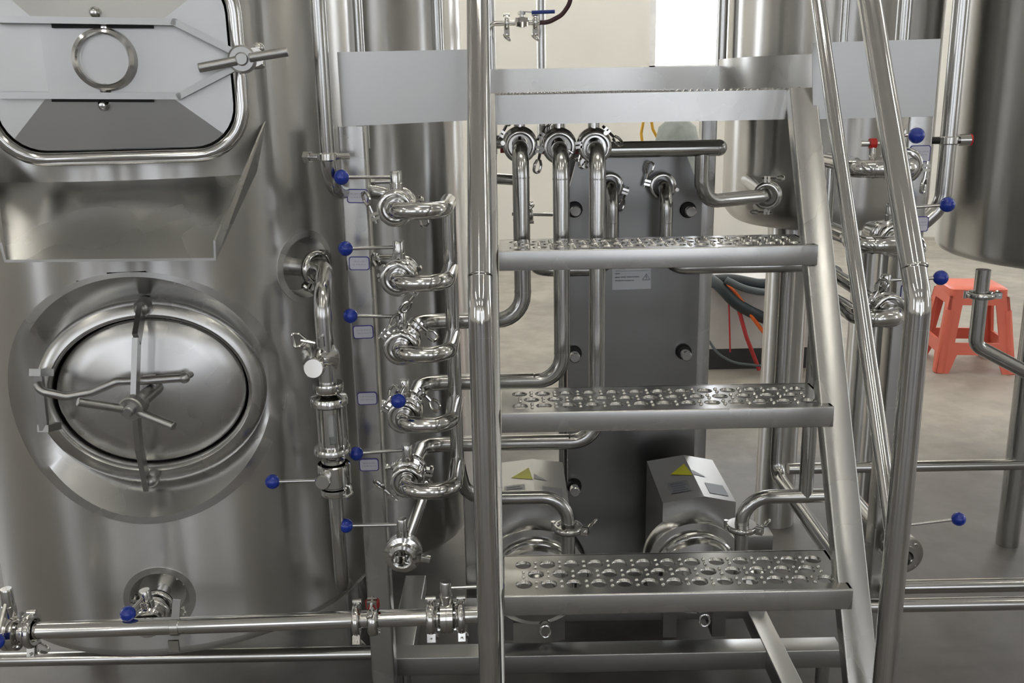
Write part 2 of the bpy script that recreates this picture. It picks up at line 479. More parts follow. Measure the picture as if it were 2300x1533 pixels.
def valve(label, c, flow=(0, -1, 0), stem=(0, 0, 1), lever=(-1, 0, 0), R=.030, reach=.075, open_port=False, group=None, knob=True, knob_r=.0128, neck=.038, port=.0135, boltside=None):
    """butterfly valve: round two-flange body, neck, lever with ball knob"""
    c, f, s, l = V(c), V(flow).normalized(), V(stem).normalized(), V(lever)
    s = (s - f * s.dot(f)).normalized()
    t = thing('butterfly_valve', label, 'valve', c - V((0, 0, R)), group)
    mb = MB()
    th = .013
    if open_port:
        prof = [(port, -.030), (port + .004, -.030), (port + .005, -.014), (R * .82, -.012), (R, -.010), (R, -.001), (R * .97, 0), (R * .97, .001), (R, .002), (R, .011), (R * .8, .013), (port + .010, .0135), (port + .009, .024), (port + .003, .0255), (port, .024)]
    else:
        prof = [(port, -.026), (port + .010, -.026), (port + .010, -.021), (port + .004, -.019), (port + .005, -.014), (R * .82, -.0125), (R, -.010), (R, -.001), (R * .965, -.0005), (R * .965, .0005), (R, .001), (R, .010), (R * .82, .0125), (port + .005, .014), (port + .004, .019), (port + .010, .021), (port + .010, .026), (port, .026)]
    mb.lathe(c, f, prof, 32, closed=True)
    mb.build('body', 'polished_steel', t)
    u = s.cross(f)
    for k in range(4):
        g = pi / 4 + k * pi / 2
        d = s * cos(g) + u * sin(g)
        b = MB()
        p = c + d * (R * .80)
        b.rod(p - f * .016, p + f * .016, .0032, 8, .0008)
        b.build('bolt', 'polished_steel', t)
    nk = MB()
    nr = .0098
    nk.lathe(c + s * (R * .72), s, [(0, 0), (nr + .0012, 0), (nr + .0012, neck * .45), (nr, neck * .47), (nr, neck * .94), (nr - .0012, neck), (0, neck)], 20)
    nk.build('neck', 'polished_steel', t)
    dk = MB()
    dk.lathe(c, s, [(0, -.001), (port * .98, -.001), (port * .98, .001), (0, .001)], 24)
    dk.rod(c - s * port, c + s * port, .0028, 8)
    dk.build('disc', 'polished_steel', t)
    if knob:
        p0 = c + s * (R * .72 + neck * .72)
        ld = (l - s * l.dot(s) * 0).normalized()
        lv = MB().rod(p0, p0 + ld * reach, .0032, 10).build('lever', 'polished_steel', t)
        MB().sphere(p0 + ld * (reach + knob_r * .75), knob_r, 24, 16).build('knob', 'blue_plastic', lv)['label'] = 'glossy blue ball knob'
    return t

def pipe_thing(name, label, pts, r, bend=.04, cat='pipe', mat='pipe_steel', welds=(), group=None):
    t = thing(name, label, cat, min((V(p) for p in pts), key=lambda p: p.z), group)
    mb = MB().pipe(pts, r, bend, 22)
    mb.build('tube', mat, t)
    for w, ax in welds:
        MB().ring(w, ax, r * .9, r + .0006, .003, 22).build('weld_seam', mat, t)
    return t
# ================================================================ left brewing vessel
K1 = .86                                 # size of the left vessel
TC, TR = V((-.792 * K1, 2.2 * K1, 0)), .45 * K1
AL = radians(10)
TN, TT = V((sin(AL), -cos(AL), 0)), V((cos(AL), sin(AL), 0))     # outward normal and right-hand tangent of its front
T1Z0, T1Z1 = .282, 2.3
def cylp(th, z, off=0.0, c=TC, R=TR):
    return V((c.x + (R + off) * sin(th), c.y - (R + off) * cos(th), z))
def uon(p, c=TC):                                                  # sideways coordinate on the tangent plane of the front
    return (p - c).dot(TT)
def on_shell(u, z, off=0.0):
    return cylp(AL + asin(max(-1, min(1, u / TR))), z, off)

t1 = thing('brewing_vessel', 'large steel brewing vessel with oval manway and square hatch, far left', 'vessel', (TC.x, TC.y, 0))

# manway ellipses read off the front: (u0,u1,v0,v1)
def ext_cyl(l, r, t, b, cx, cy):
    return uon(oncyl(l, cy, TC, TR)), uon(oncyl(r, cy, TC, TR)), oncyl(cx, b, TC, TR).z, oncyl(cx, t, TC, TR).z
PF = TC + TN * TR                                                  # front line of the shell
def ext_pl(l, r, t, b, cx, cy, off):
    p0 = PF + TN * off
    return uon(onp(l, cy, p0, TN)), uon(onp(r, cy, p0, TN)), onp(cx, b, p0, TN).z, onp(cx, t, p0, TN).z
E0 = ext_cyl(23, 642, 608, 1176, 331, 890)
E1 = ext_cyl(47, 611, 619, 1161, 329, 888)
E2 = ext_pl(76, 600, 668, 1083, 337, 876, -.045)
E3 = ext_pl(112, 559, 713, 1048, 336, 880, -.030)
def ell(E, th, sc=1.0):
    return ((E[0] + E[1]) / 2 + sc * (E[1] - E[0]) / 2 * cos(th), (E[2] + E[3]) / 2 + sc * (E[3] - E[2]) / 2 * sin(th))
NE = 96
def loop_cyl(E, off): return [on_shell(*ell(E, 2 * pi * k / NE), off) for k in range(NE)]
def loop_pl(E, off, sc=1.0):
    out = []
    for k in range(NE):
        u, v = ell(E, 2 * pi * k / NE, sc)
        q = TC + TN * (TR + off) + TT * u; q.z = v; out.append(q)
    return out

# recessed nozzles
NZ1 = oncyl(690, 600, TC, TR); NZ2 = oncyl(358, 1345, TC, TR)
def angle_of(p, c=TC): return atan2(p.x - c.x, -(p.y - c.y))
TH1, TH2 = angle_of(NZ1), angle_of(NZ2)
RN1, RN2 = .066, .062
def hidden(th, z):
    u = TR * sin(th - AL)
    if abs(th - AL) < 1.2:
        a, b = ((E1[0] + E1[1]) / 2, (E1[2] + E1[3]) / 2)
        if ((u - a) / ((E1[1] - E1[0]) / 2 + .006)) ** 2 + ((z - b) / ((E1[3] - E1[2]) / 2 + .004)) ** 2 < 1: return True
    if (TR * (th - TH1)) ** 2 + (z - NZ1.z) ** 2 < (RN1 - .008) ** 2: return True
    if (TR * (th - TH2)) ** 2 + (z - NZ2.z) ** 2 < (RN2 - .008) ** 2: return True
    return False
sh = MB()
NT, dz = 240, .012
zs = [T1Z0 + .022 + dz * i for i in range(int((T1Z1 - T1Z0 - .022) / dz) + 1)]
vs = [cylp(2 * pi * k / NT, z) for z in zs for k in range(NT)]
fs = []
for i in range(len(zs) - 1):
    for k in range(NT):
        th = 2 * pi * (k + .5) / NT
        if th > pi: th -= 2 * pi
        if hidden(th, (zs[i] + zs[i + 1]) / 2): continue
        k2 = (k + 1) % NT
        fs.append((i * NT + k, i * NT + k2, (i + 1) * NT + k2, (i + 1) * NT + k))
sh.add(vs, fs)
sh.lathe((TC.x, TC.y, 0), (0, 0, 1), [(0, T1Z0)] + [(TR - .022 + .022 * sin(g), T1Z0 + .022 - .022 * cos(g)) for g in [pi / 2 * i / 6 for i in range(7)]], NT // 2)
sh.build('shell', 'tank_steel', t1)
MB().lathe((TC.x, TC.y, 0), (0, 0, 1), [(TR, T1Z1), (TR * .8, T1Z1 + .12), (.1, T1Z1 + .2), (0, T1Z1 + .2)], 64).build('dome', 'tank_steel', t1)
for a in (1.9, 2.8, 3.5, 4.4):
    q = cylp(a, 0, -.06)
    MB().rod((q.x, q.y, 0), (q.x, q.y, T1Z0 + .08), .03, 20).build('leg', 'pipe_steel', t1)
# manway
mw = MB().loft([loop_cyl(E0, -.004), loop_cyl(E0, .002), loop_cyl(E1, .002), loop_pl(E2, -.052)]).build('manway_collar', 'brushed_steel', t1)
def mixE(a, b, t): return tuple(x * (1 - t) + y * t for x, y in zip(a, b))
MB().loft([loop_pl(E2, -.10), loop_pl(E2, -.050), loop_pl(mixE(E2, E3, .08), -.037), loop_pl(mixE(E2, E3, .3), -.030), loop_pl(mixE(E2, E3, .8), -.027),
           loop_pl(mixE(E2, E3, .95), -.030), loop_pl(E3, -.034), loop_pl(E3, -.085)]).build('manway_rim', 'brushed_steel', t1)
lid = MB().loft([loop_pl(E3, -.056, s_) if False else loop_pl(E3, o_, s_) for s_, o_ in
                 ((.975, -.075), (.975, -.052), (.965, -.046), (.94, -.043), (.7, -.037), (.45, -.031), (.2, -.026), (.05, -.024), (.001, -.024))]).build('manway_lid', 'brushed_steel', t1)
def mp_(px, py, off): return onp(px, py, PF + TN * off, TN)
# clamping bar across the lid with pivots
bar_pts = [mp_(318, 694, -.015), mp_(307, 760, .035), mp_(303, 890, .055), mp_(312, 1000, .035), mp_(330, 1088, -.005)]
cb = MB()
for a, b in zip(bar_pts[:-1], bar_pts[1:]):
    cb.beam(a - (b - a) * .02, b + (b - a) * .02, .0085, .028, TT)
cbar = cb.build('clamp_bar', 'satin_steel', t1)
MB().lathe(mp_(326, 684, -.045), TN, [(.0145, 0), (.0145, .026), (.012, .034), (.007, .039), (0, .041)], 20).build('pivot_boss', 'satin_steel', cbar)
MB().lathe(mp_(346, 1066, -.03), TN, [(.012, 0), (.012, .026), (.010, .032), (.006, .036), (0, .038)], 20).build('pivot_boss', 'satin_steel', cbar)
# screw boss and T handle
h0, h1, h2 = mp_(352, 868, -.03), mp_(300, 912, .072), mp_(286, 926, .095)
MB().rod(h0, h1, .0125, 20, .001).rod(h1 - (h1 - h0) * .18, h1, .019, 20, .002).rod(h1, h2, .0085, 16, .002).build('clamp_screw', 'satin_steel', t1)
th_ = MB()
th_.rod(mp_(276, 918, .078), mp_(174, 902, .105), .0072, 14, .001)
th_.rod(mp_(308, 924, .078), mp_(391, 957, .105), .0072, 14, .001)
th_.ring(h1 + (h2 - h1) * .2, h2 - h1, .008, .020, .016, 20, .002)
th_.build('turn_handle', 'satin_steel', t1)
# hinge post, swing arm, centre bracket
hp = MB().beam(mp_(86, 838, -.002), mp_(100, 964, -.002), .013, .013, TT)
hp.beam(mp_(78, 836, .004), mp_(108, 836, -.03), .012, .02, (0, 0, 1)).beam(mp_(96, 962, .004), mp_(126, 955, -.03), .012, .02, (0, 0, 1))
hp.build('hinge_post', 'satin_steel', t1)
MB().pipe([mp_(84, 862, .01), mp_(92, 878, .018), mp_(150, 890, .02), mp_(205, 880, .015), mp_(262, 856, .008), mp_(330, 854, .0), mp_(412, 848, -.008)], .0072, .02, 14).sphere(mp_(414, 848, -.008), .0095).build('hinge_arm', 'satin_steel', t1)
MB().prism([mp_(322, 842, -.012), mp_(352, 838, -.012), mp_(352, 890, -.012), mp_(322, 894, -.012)], TN * .008).build('arm_bracket', 'satin_steel', t1)
MB().rod(mp_(432, 838, -.04), mp_(412, 848, -.008), .006, 12).build('arm_pin', 'satin_steel', t1)

# recess cups of the nozzles
def cup(P, TH, RN, name):
    n_ = V((sin(TH), -cos(TH), 0)); t_ = V((cos(TH), sin(TH), 0))
    def lc(r, off, flat):
        out = []
        for k in range(48):
            g = 2 * pi * k / 48; a, b = r * cos(g), r * sin(g)
            if flat:
                q = V((P.x, P.y, 0)) + n_ * off + t_ * a; q.z = P.z + b
            else:
                q = cylp(TH + a / TR, P.z + b, off)
            out.append(q)
        return out
    MB().loft([lc(RN, -.003, False), lc(RN, .0015, False), lc(RN * .82, .0015, False), lc(RN * .66, -.026, True), lc(.012, -.030, True)], cap1=True).build(name, 'brushed_steel', t1)
    return n_, t_
n1_, t1_ = cup(NZ1, TH1, RN1, 'nozzle_recess')
n2_, t2_ = cup(NZ2, TH2, RN2, 'nozzle_recess')

# square hatch above
PH = PF + TN * .030
def hp_(px, py, off=0.0): return onp(px, py, PH + TN * off, TN)
def uv(px, py): q = hp_(px, py); return (uon(q), q.z)
ur, vb = uv(541, 357)[0], uv(270, 353)[1]
ul = uv(-34, 200)[0]
ur = uv(541, 200)[0]
vc = uv(545, 134)[1]
vt = 2 * vc - vb
def rrect(u0, u1, v0, v1, r, seg=8):
    pts = []
    for cx, cy, a0 in ((u1 - r, v0 + r, -pi / 2), (u1 - r, v1 - r, 0), (u0 + r, v1 - r, pi / 2), (u0 + r, v0 + r, pi)):
        for k in range(seg + 1):
            g = a0 + k * pi / 2 / seg
            pts.append((cx + r * cos(g), cy + r * sin(g)))
    return pts
def hpt(u, v, off): q = V((TC.x, TC.y, 0)) + TN * (TR + .030 + off) + TT * u; q.z = v; return q
rr = rrect(ul, ur, vb, vt, .075)
MB().loft([[hpt(u, v, -.17) for u, v in rr], [hpt(u, v, -.004) for u, v in rr]]).build('hatch_neck', 'brushed_steel', t1)
MB().tube([hpt(u, v, 0) for u, v in rr], .0112, 16, closed=True).build('hatch_frame', 'polished_steel', t1)
r2 = rrect(ul + .013, ur - .013, vb + .013, vt - .013, .064)
iu0, iv1 = uv(95, 55); iu1, iv0 = uv(375, 208)
door = MB()
q = [hpt(u, v, .004) for u, v in r2]; n8 = len(q)
inner = {'br': hpt(iu1, iv0, .016), 'tr': hpt(iu1, iv1, .016), 'tl': hpt(iu0, iv1, .016), 'bl': hpt(iu0, iv0, .016)}
vs = q + [inner['br'], inner['tr'], inner['tl'], inner['bl']] + [hpt(u, v, -.012) for u, v in r2]
fs = []
per = n8 // 4
for i in range(4):
    m_ = i * per + per // 2
    ci = n8 + i
    nx = n8 + (i + 1) % 4
    s_ = [i * per + per // 2 + j for j in range(per + 1)]
    s_ = [a % n8 for a in s_]
    fs.append(tuple(s_ + [nx, ci]))
fs.append((n8, n8 + 1, n8 + 2, n8 + 3))
for k in range(n8): fs.append((k, n8 + 4 + k, n8 + 4 + (k + 1) % n8, (k + 1) % n8))
door.add(vs, fs)
hd = door.build('hatch_door', 'satin_steel', t1, smooth=8)
cen = hp_(237, 134, .016)
k_ = mpx(cen)
MB().lathe(cen, TN, [(53 * k_, .002), (54 * k_, .016), (58 * k_, .019), (66 * k_, .017), (69 * k_, .001)], 48).build('sight_ring', 'polished_steel', hd)
MB().lathe(cen, TN, [(0, .004), (54 * k_, .004)], 48).build('sight_glass', 'satin_steel', hd)
for a, b in (((-30, 44), (390, 50)), ((-30, 214), (403, 216))):
    pass
yk = MB()
for seq in ([(-20, 44), (392, 50), (540, 124)], [(-20, 214), (404, 216), (538, 147)]):
    P_ = [hp_(x, y, .03) for x, y in seq]
    for a, b in zip(P_[:-1], P_[1:]): yk.beam(a - (b - a).normalized() * .003, b + (b - a).normalized() * .003, .022, .0095, TN)
yk.build('yoke_bar', 'satin_steel', t1)
for y_ in (58, 224):
    MB().beam(hp_(118, y_, .018), hp_(345, y_ + 1, .018), .012, .006, TN).build('gasket_strip', 'black_rubber', t1)
for x_, y_ in ((213, 28), (232, 236), (236, 200), (236, 62)):
    q = hp_(x_, y_, .02)
    MB().lathe(q - TN * .008, TN, [(.0085, 0), (.0085, .008), (.007, .013), (.004, .017), (0, .018)], 12).build('cap_nut', 'polished_steel', t1)
hb = hp_(546, 134, .03)
tk = MB().rod(hb - TN * .05, hb + TN * .030, .010, 16, .002).ring(hb + TN * .012, TN, .009, .0205, .026, 20, .003)
tk.rod(hp_(532, 136, .055), hp_(446, 153, .058), .0068, 14, .001).rod(hp_(560, 130, .055), hp_(647, 116, .058), .0068, 14, .001)
tk.build('hatch_handle', 'satin_steel', t1)
MB().sphere(hp_(581, 108, .0), .009).rod(hp_(570, 150, 0), hp_(594, 147, 0), .004, 8).rod(hp_(566, 128, -.06), hp_(572, 128, .01), .014, 14).build('hatch_hinge_lug', 'polished_steel', t1)

# discharge chute under the hatch
LIP = .150
lipl, lipr = onp(14, 583, PF + TN * LIP, TN), onp(480, 579, PF + TN * LIP, TN)
up_l, up_r = oncyl(60, 392, TC, TR - .01), oncyl(556, 372, TC, TR - .01)
NS = 12
top = []
for i in range(NS + 1):
    f_ = i / NS
    x_ = -8 + (566 + 8) * f_
    q = oncyl(x_, 400, TC, TR - .012)
    top.append(V((q.x, q.y, up_r.z - .005)))
low = [lipl.lerp(lipr, i / NS) for i in range(NS + 1)]
def chute_side(a, b):
    return MB().loft([a, b, [p - V((0, 0, .0035)) - TN * .002 for p in b], [p - V((0, 0, .0035)) - TN * .002 for p in a]], closed=False)
ch = MB()
mid = [a.lerp(b, .5) for a, b in zip(top, low)]
ch.loft([top, mid, low, [p - V((0, 0, .004)) for p in low], [p - V((0, 0, .004)) for p in mid], [p - V((0, 0, .004)) for p in top]], closed=False)
ch.build('chute_plate', 'brushed_steel', t1)
ck = [oncyl(597, 264, TC, TR - .006), onp(479, 540, PF + TN * LIP, TN), lipr - V((0, 0, .004)), oncyl(579, 372, TC, TR - .012)]
MB().prism(ck, TT * .003).build('chute_cheek', 'brushed_steel', t1)
l0 = oncyl(-60, 290, TC, TR - .006)
ck = [l0, onp(4, 545, PF + TN * LIP, TN), lipl - V((0, 0, .004)), oncyl(-40, 395, TC, TR - .012)]
MB().prism(ck, TT * -.003).build('chute_cheek', 'brushed_steel', t1)
# ================================================================ working platform
DZ = CAM.z + .003                       # deck level, just above eye height
PY = 1.79                              # front plane of the platform
wp = thing('work_platform', 'brushed steel working platform with toe boards and square posts around the vessels', 'platform', at(1450, 1500, PY) * V((1, 1, 0)) if False else (0.3, 2.1, 0))
def front_plate(pxs, name, Y, th=.004, mat='satin_steel', side=.0):
    P_ = [at(x, y, Y) for x, y in pxs]
    return MB().prism(P_, (0, th, 0)).build(name, mat, wp, smooth=0)
front_plate([(757, 117), (1100, 110), (1100, 268), (768, 284)], 'toe_board', 1.652)
front_plate([(1825, 96), (2113, 87), (2098, 261), (1826, 268)], 'toe_board', 1.76)
xl, xr = at(757, 200, PY).x, at(2110, 200, PY).x
x0, x1 = at(1098, 240, PY).x, at(1826, 240, PY).x
zb = at(1450, 274, PY).z
MB().box(((x0 + x1) / 2, PY + .02, (DZ + zb) / 2), (x1 - x0, .04, DZ - zb)).build('front_beam', 'brushed_steel', wp, smooth=0)
# deck plate with studs, cut back round the vessels
dk = MB().box(((x0 + x1) / 2, (PY + .042 + 2.58) / 2, DZ - .003), (x1 - x0 + .01, 2.58 - PY - .042, .006)).build('deck_plate', 'tread_steel', wp, smooth=0)
st = MB()
for j in range(6):
    for i in range(46):
        x = x0 + .012 + (x1 - x0 - .024) * (i + .5 * (j % 2)) / 46
        st.lathe((x, PY + .008 + j * .03, DZ - .0005), (0, 0, 1), [(.0036, 0), (.0024, .0034), (.0014, .0050), (0, .0054)], 6)
so = st.build('deck_studs', 'polished_steel', dk); so['kind'] = 'stuff'
# rear toe board and the curved one round the right vessel
yb = 2.58
P_ = [at(1060, 156, yb), at(1634, 148, yb), at(1634, 215, yb), at(1060, 222, yb)]
MB().prism(P_, (0, .004, 0)).build('toe_board', 'brushed_steel', wp, smooth=0)
V3C, V3R = V((.863, 2.62, 0)), .27
arc = []
for i in range(25):
    a = radians(-85 + 80 * i / 24)
    arc.append(V((V3C.x + (V3R + .035) * sin(a), V3C.y - (V3R + .035) * cos(a), 0)))
ztp = DZ + .082
MB().loft([[p + V((0, 0, DZ - .05)) for p in arc], [p + V((0, 0, ztp)) for p in arc], [p * .9985 + V((0, .003, ztp)) for p in arc], [p * .9985 + V((0, .003, DZ - .05)) for p in arc]], closed=False).build('curved_toe_board', 'brushed_steel', wp)
# posts
def post(pt, pb, w, Y, name='post'):
    a, b = at(*pt, Y), at(*pb, Y)
    x = (a.x + b.x) / 2
    return MB().beam((x, Y + w / 2, 0), (x, Y + w / 2, a.z), w, w, (1, 0, 0), .004).build(name, 'brushed_steel', wp)
post((797, 284), (845, 1400), .0455, 1.66)
post((2072, 262), (2050, 500), .048, 1.85)
post((1590, 240), (1575, 1000), .040, 2.50)
post((1262, 240), (1262, 1000), .022, 2.50)
# diagonal-looking side post behind the valve bank
post((1062, 1104), (1062, 1440), .034, 1.98)

# ================================================================ stair
sd = thing('step_ladder', 'steep steel stair with perforated treads in front of the platform', 'stairs', (.26, 1.3, 0))
TY = [(1.615, 557), (1.483, 920), (1.343, 1330)]
SL = at(1128, 560, 1.64).x
sxL = at(1137, 1340, 1.343).x - .003
sxR = at(1868, 925, 1.49).x
zt = [at(1470, y, Y).z for Y, y in TY]
dY = .132
# stringers: slope through the tread noses
slope = (zt[0] - zt[2]) / (TY[0][0] - TY[2][0])
def syl(z, off): return TY[2][0] + off + (z - zt[2]) / slope
rx0 = at(1797, 560, 1.66).x; rx1 = at(1860, 560, 1.66).x
wR = rx1 - rx0
for (xa, w, ext) in (((rx0 + rx1) / 2, wR, 0), (sxL - .0165, .030, 0)):
    z1, z0 = DZ - .004, 0.0
    h = .03
    a = V((xa, syl(z0, .022 + h / 2), z0)); b = V((xa, syl(z1, .022 + h / 2), z1))
    MB().beam(a, b, w, h, (1, 0, 0), .003).build('stringer', 'brushed_steel', sd)

def tread(i):
    Y, _ = TY[i]; z = zt[i]
    xa, xb = sxL, sxR - .004 * 0
    Lx, Ly = xb - xa, dY
    # perforated top: rectangle with round holes
    R1, R2 = .0138, .0108
    pitch = .0405
    rowsY = [.033, .066, .099]
    holes = []
    for r, yy in enumerate(rowsY):
        n = 13 if r != 1 else 12
        st_ = (Lx - (13 - 1) * pitch) / 2 + (pitch / 2 if r == 1 else 0)
        for k in range(n): holes.append((st_ + k * pitch, yy))
    vc, ed, fc = [V((0, 0)), V((Lx, 0)), V((Lx, Ly)), V((0, Ly))], [], [[0, 1, 2, 3]]
    NH = 20
    for hx, hy in holes:
        s = len(vc)
        vc += [V((hx + R1 * cos(2 * pi * k / NH), hy + R1 * sin(2 * pi * k / NH))) for k in range(NH)]
        fc.append(list(range(s, s + NH)))
    ov, oe, of, *_r = delaunay_2d_cdt(vc, ed, fc, 1, 1e-6)
    def solid(f):
        q = (ov[f[0]] + ov[f[1]] + ov[f[2]]) / 3
        return all((q.x - a) ** 2 + (q.y - b) ** 2 > (R1 * .97) ** 2 for a, b in holes)
    of = [f for f in of if solid(f)]
    pl = MB()
    pl.add([(xa + p.x, Y + p.y, z) for p in ov], [tuple(f) for f in of])
    for hx, hy in holes:
        pl.lathe((xa + hx, Y + hy, z), (0, 0, -1), [(R1, 0), (R1 - .0010, .0005), (R2 + .0010, .0026), (R2, .0040), (R2, .0052)], NH)
    t = pl.build('tread_plate', 'tread_steel', sd, smooth=55)
    stt = MB()
    for r, yy in enumerate(rowsY):
        n = 12 if r != 1 else 13
        st_ = (Lx - (13 - 1) * pitch) / 2 + (pitch / 2 if r != 1 else 0)
        for k in range(n):
            for dy in (-.008, .008):
                stt.lathe((xa + st_ + k * pitch, Y + yy + dy, z - .0002), (0, 0, 1), [(.0038, 0), (.0024, .0022), (.0014, .0032), (0, .0034)], 8)
    s_ = stt.build('grip_studs', 'polished_steel', t); s_['kind'] = 'stuff'
    lip = .035
    MB().beam((xa, Y - .001, z - lip / 2 + .0005), (xb, Y - .001, z - lip / 2 + .0005), lip, .006, (0, 0, 1), .002).build('front_lip', 'brushed_steel', t)
    MB().beam((xa, Y + Ly, z - lip / 2), (xb, Y + Ly, z - lip / 2), lip, .004, (0, 0, 1)).build('rear_lip', 'brushed_steel', t)
    MB().beam((xb - .002, Y, z - lip / 2), (xb - .002, Y + Ly, z - lip / 2), .004, lip, (1, 0, 0)).build('end_plate', 'brushed_steel', t)
for i in range(3): tread(i)

# ================================================================ handrails
KR = .85
RX_R = .646 * KR
def rail(xc, label, thick=.0170, thin=.0122):
    t = thing('handrail', label, 'handrail', (xc, 1.465 * KR, 0))
    s = 1.55
    by, bz = 1.465 * KR, CAM.z - .325 * KR
    topz = 2.1
    pts = [(xc, by, 0), (xc, by, bz), (xc, by + (topz - bz) / s, topz)]
    MB().pipe(pts, thick, .07, 28).build('rail_tube', 'rail_steel', t)
    for pz, d in ((V((xc, by, bz - .038)), V((0, 0, 1))), (V((xc, by + .032 / s * 1.0, bz + .042)), V((0, 1, s)))):
        MB().ring(pz, d, thick * .9, thick + .0002, .0016, 28).build('weld_seam', 'rail_steel', t)
    z0 = CAM.z - .75 * KR
    MB().tube([(xc, by + .005, z0), (xc, by + (2.0 - z0) / s, 2.0)], thin, 20).build('mid_rail', 'rail_steel', t)
    MB().rod((xc, by, 0), (xc, by, .008), .04, 24).build('foot_plate', 'rail_steel', t)
    return t
rail(RX_R, 'thick steel handrail right of the stair with a thinner rail beside it')
RX_L = at(1079, 690, 1.465 * KR).x
rail(RX_L, 'steel handrail left of the stair, beside the left valve bank')
# ================================================================ left valve bank
YV, YF, YM, YB = 1.60, 1.525, 1.66, 1.79       # valve bodies, loop fronts, manifold, rear runs
LR = .0140                                      # loop tube radius
LV = [  # loop centre (left x, run y), manifold x, knob px, label tail, boltdir
    (884, 475, 1011, (767, 398), 'topmost blue-knobbed valve of the left bank, under the platform toe board'),
    (890, 637, 1014, (776, 558), 'second blue-knobbed valve from the top of the left bank'),
    (897, 797, 1019, (787, 709), 'third blue-knobbed valve from the top of the left bank'),
    (904, 955, 1023, (895, 900), 'valve in the left bank whose blue knob points straight at the viewer'),
    (911, 1104, 1028, (800, 1018), 'fifth blue-knobbed valve from the top of the left bank'),
]
mx_ = sum(at(v[2], v[1], YM).x for v in LV) / 5
mani = thing('valve_manifold', 'vertical steel manifold pipe with five U-shaped branch loops', 'pipe', (mx_, YM, .6))
centers = []
bolts = [(-1, 0, -.35), (1, 0, -.8), (-.75, 0, .7), (-.8, 0, .5), (-.7, 0, -.7)]
for i, (lx, ry, mpx_, kn, lab) in enumerate(LV):
    a = at(lx, ry, YF)
    z = a.z; xv = at(lx, ry, YF + .02).x
    c = V((xv, YV, z)); centers.append(c)
    MB().pipe([(xv, YV - .028, z), (xv, YF, z), (mx_, YF, z), (mx_, YM, z)], LR, .034, 22).build('branch_loop', 'polished_steel', mani)
    xm = (xv + mx_) / 2
    MB().ring((xm, YF, z), (1, 0, 0), LR * .9, LR + .0005, .002, 22).build('weld_seam', 'polished_steel', mani)
    kp = at(kn[0], kn[1], YV - .01)
    sc = c + V((0, 0, .030 * .72 + .038 * .72))
    if i == 3:
        kp = at(kn[0], kn[1], YV - .085)
    d = kp - sc
    valve(lab, c, lever=d, reach=d.length - .0128 * .75, R=.030)
    clampring(mani, (xv, YV - .030, z), (0, 1, 0), LR + .006, bolts[i])
    clampring(mani, (xv, YV + .030, z), (0, 1, 0), LR + .006, (bolts[i][0] * -.9, 0, bolts[i][2] * .6 + .3))
zt_, zl_ = centers[0].z, centers[4].z
MB().tube([(mx_, YM, zt_), (mx_, YM, zl_)], .0124, 22).build('riser', 'pipe_steel', mani)
for c in centers[1:]:
    MB().ring((mx_, YM, c.z + .028), (0, 0, 1), .011, .013, .003, 22).build('weld_seam', 'pipe_steel', mani)

# open end valve below the bank
c6 = at(906, 1240, 1.55)
kp = at(777, 1181, 1.55); sc = c6 + V((0, 0, .034 * .72 + .040 * .72))
valve('open-ended valve with bare round port at the foot of the left bank', c6, lever=kp - sc, reach=(kp - sc).length - .0098, R=.0335, neck=.042, port=.0155, open_port=True)
pipe_thing('drain_pipe', 'short pipe running back from the open-ended valve', [c6 + V((0, .03, 0)), c6 + V((.012, .22, .0)), c6 + V((.012, .30, .0))], .0115, .03)
MB0 = tag(MB().beam(at(942, 1252, 1.575), at(966, 1256, 1.575), .012, .010, (0, 0, 1), .002).rod(at(938, 1250, 1.575), at(960, 1250, 1.575), .004, 8).build('clamp_bolt', 'polished_steel'), 'small bolt block sticking out beside the open-ended valve', 'bolt')

# rear runs to the tall risers
RP = .0158
def riser(name, label, ci, run_y, xb, ytop, groupx=None):
    c = centers[ci]
    run = at(xb, run_y, YB)
    top = at(xb - 3, ytop, YB)
    pts = [c + V((0, .034, 0)), V((c.x + .006, YB, run.z)), V((run.x, YB, run.z)), V((run.x, YB, top.z)), V((run.x, YB + .055, top.z))]
    t = thing(name, label, 'pipe', (run.x, YB, run.z - .02))
    MB().pipe(pts, RP, .05, 24).build('tube', 'pipe_steel', t)
    for zz in (run.z + .055, top.z - .052):
        MB().ring((run.x, YB, zz), (0, 0, 1), RP * .9, RP + .0006, .003, 24).build('weld_seam', 'pipe_steel', t)
    MB().ring((run.x - .055, YB, run.z), (1, 0, 0), RP * .9, RP + .0006, .003, 24).build('weld_seam', 'pipe_steel', t)
    return t, V((run.x, YB + .055, top.z))
r1, e1_ = riser('riser_pipe', 'leftmost of the three tall vertical pipes behind the stair', 2, 717, 1175, 335)
r2_, e2_ = riser('riser_pipe', 'middle of the three tall vertical pipes behind the stair', 3, 853, 1263, 338)
r3, e3_ = riser('riser_pipe', 'rightmost of the three tall vertical pipes behind the stair', 4, 990, 1340, 338)
# valves at their heads, stems rising to the platform
for e_, t_, lab, b in ((e1_, r1, 'dark round valve on the leftmost tall pipe, under the platform beam', (1, 0, -.2)),
                       (e2_, r2_, 'dark round valve on the middle tall pipe, under the platform beam', (1, 0, .1)),
                       (e3_, r3, 'large clamped valve on the rightmost tall pipe, under the platform beam', (-.6, 0, -.8))):
    c = e_ + V((0, .032, .006))
    vt_ = valve(lab, c, R=.034, knob=False, neck=.07, port=.0155)
    clampring(t_, e_ + V((0, .004, .003)), (0, 1, 0), RP + .006, b, loop=.016)
    clampring(t_, e_ + V((0, .060, .004)), (0, 1, 0), RP + .006, (-b[0], 0, .6), loop=.014)
    MB().box(c + V((-.030, -.004, -.012)), (.016, .012, .009)).build('gasket_tab', 'dark_red', vt_)
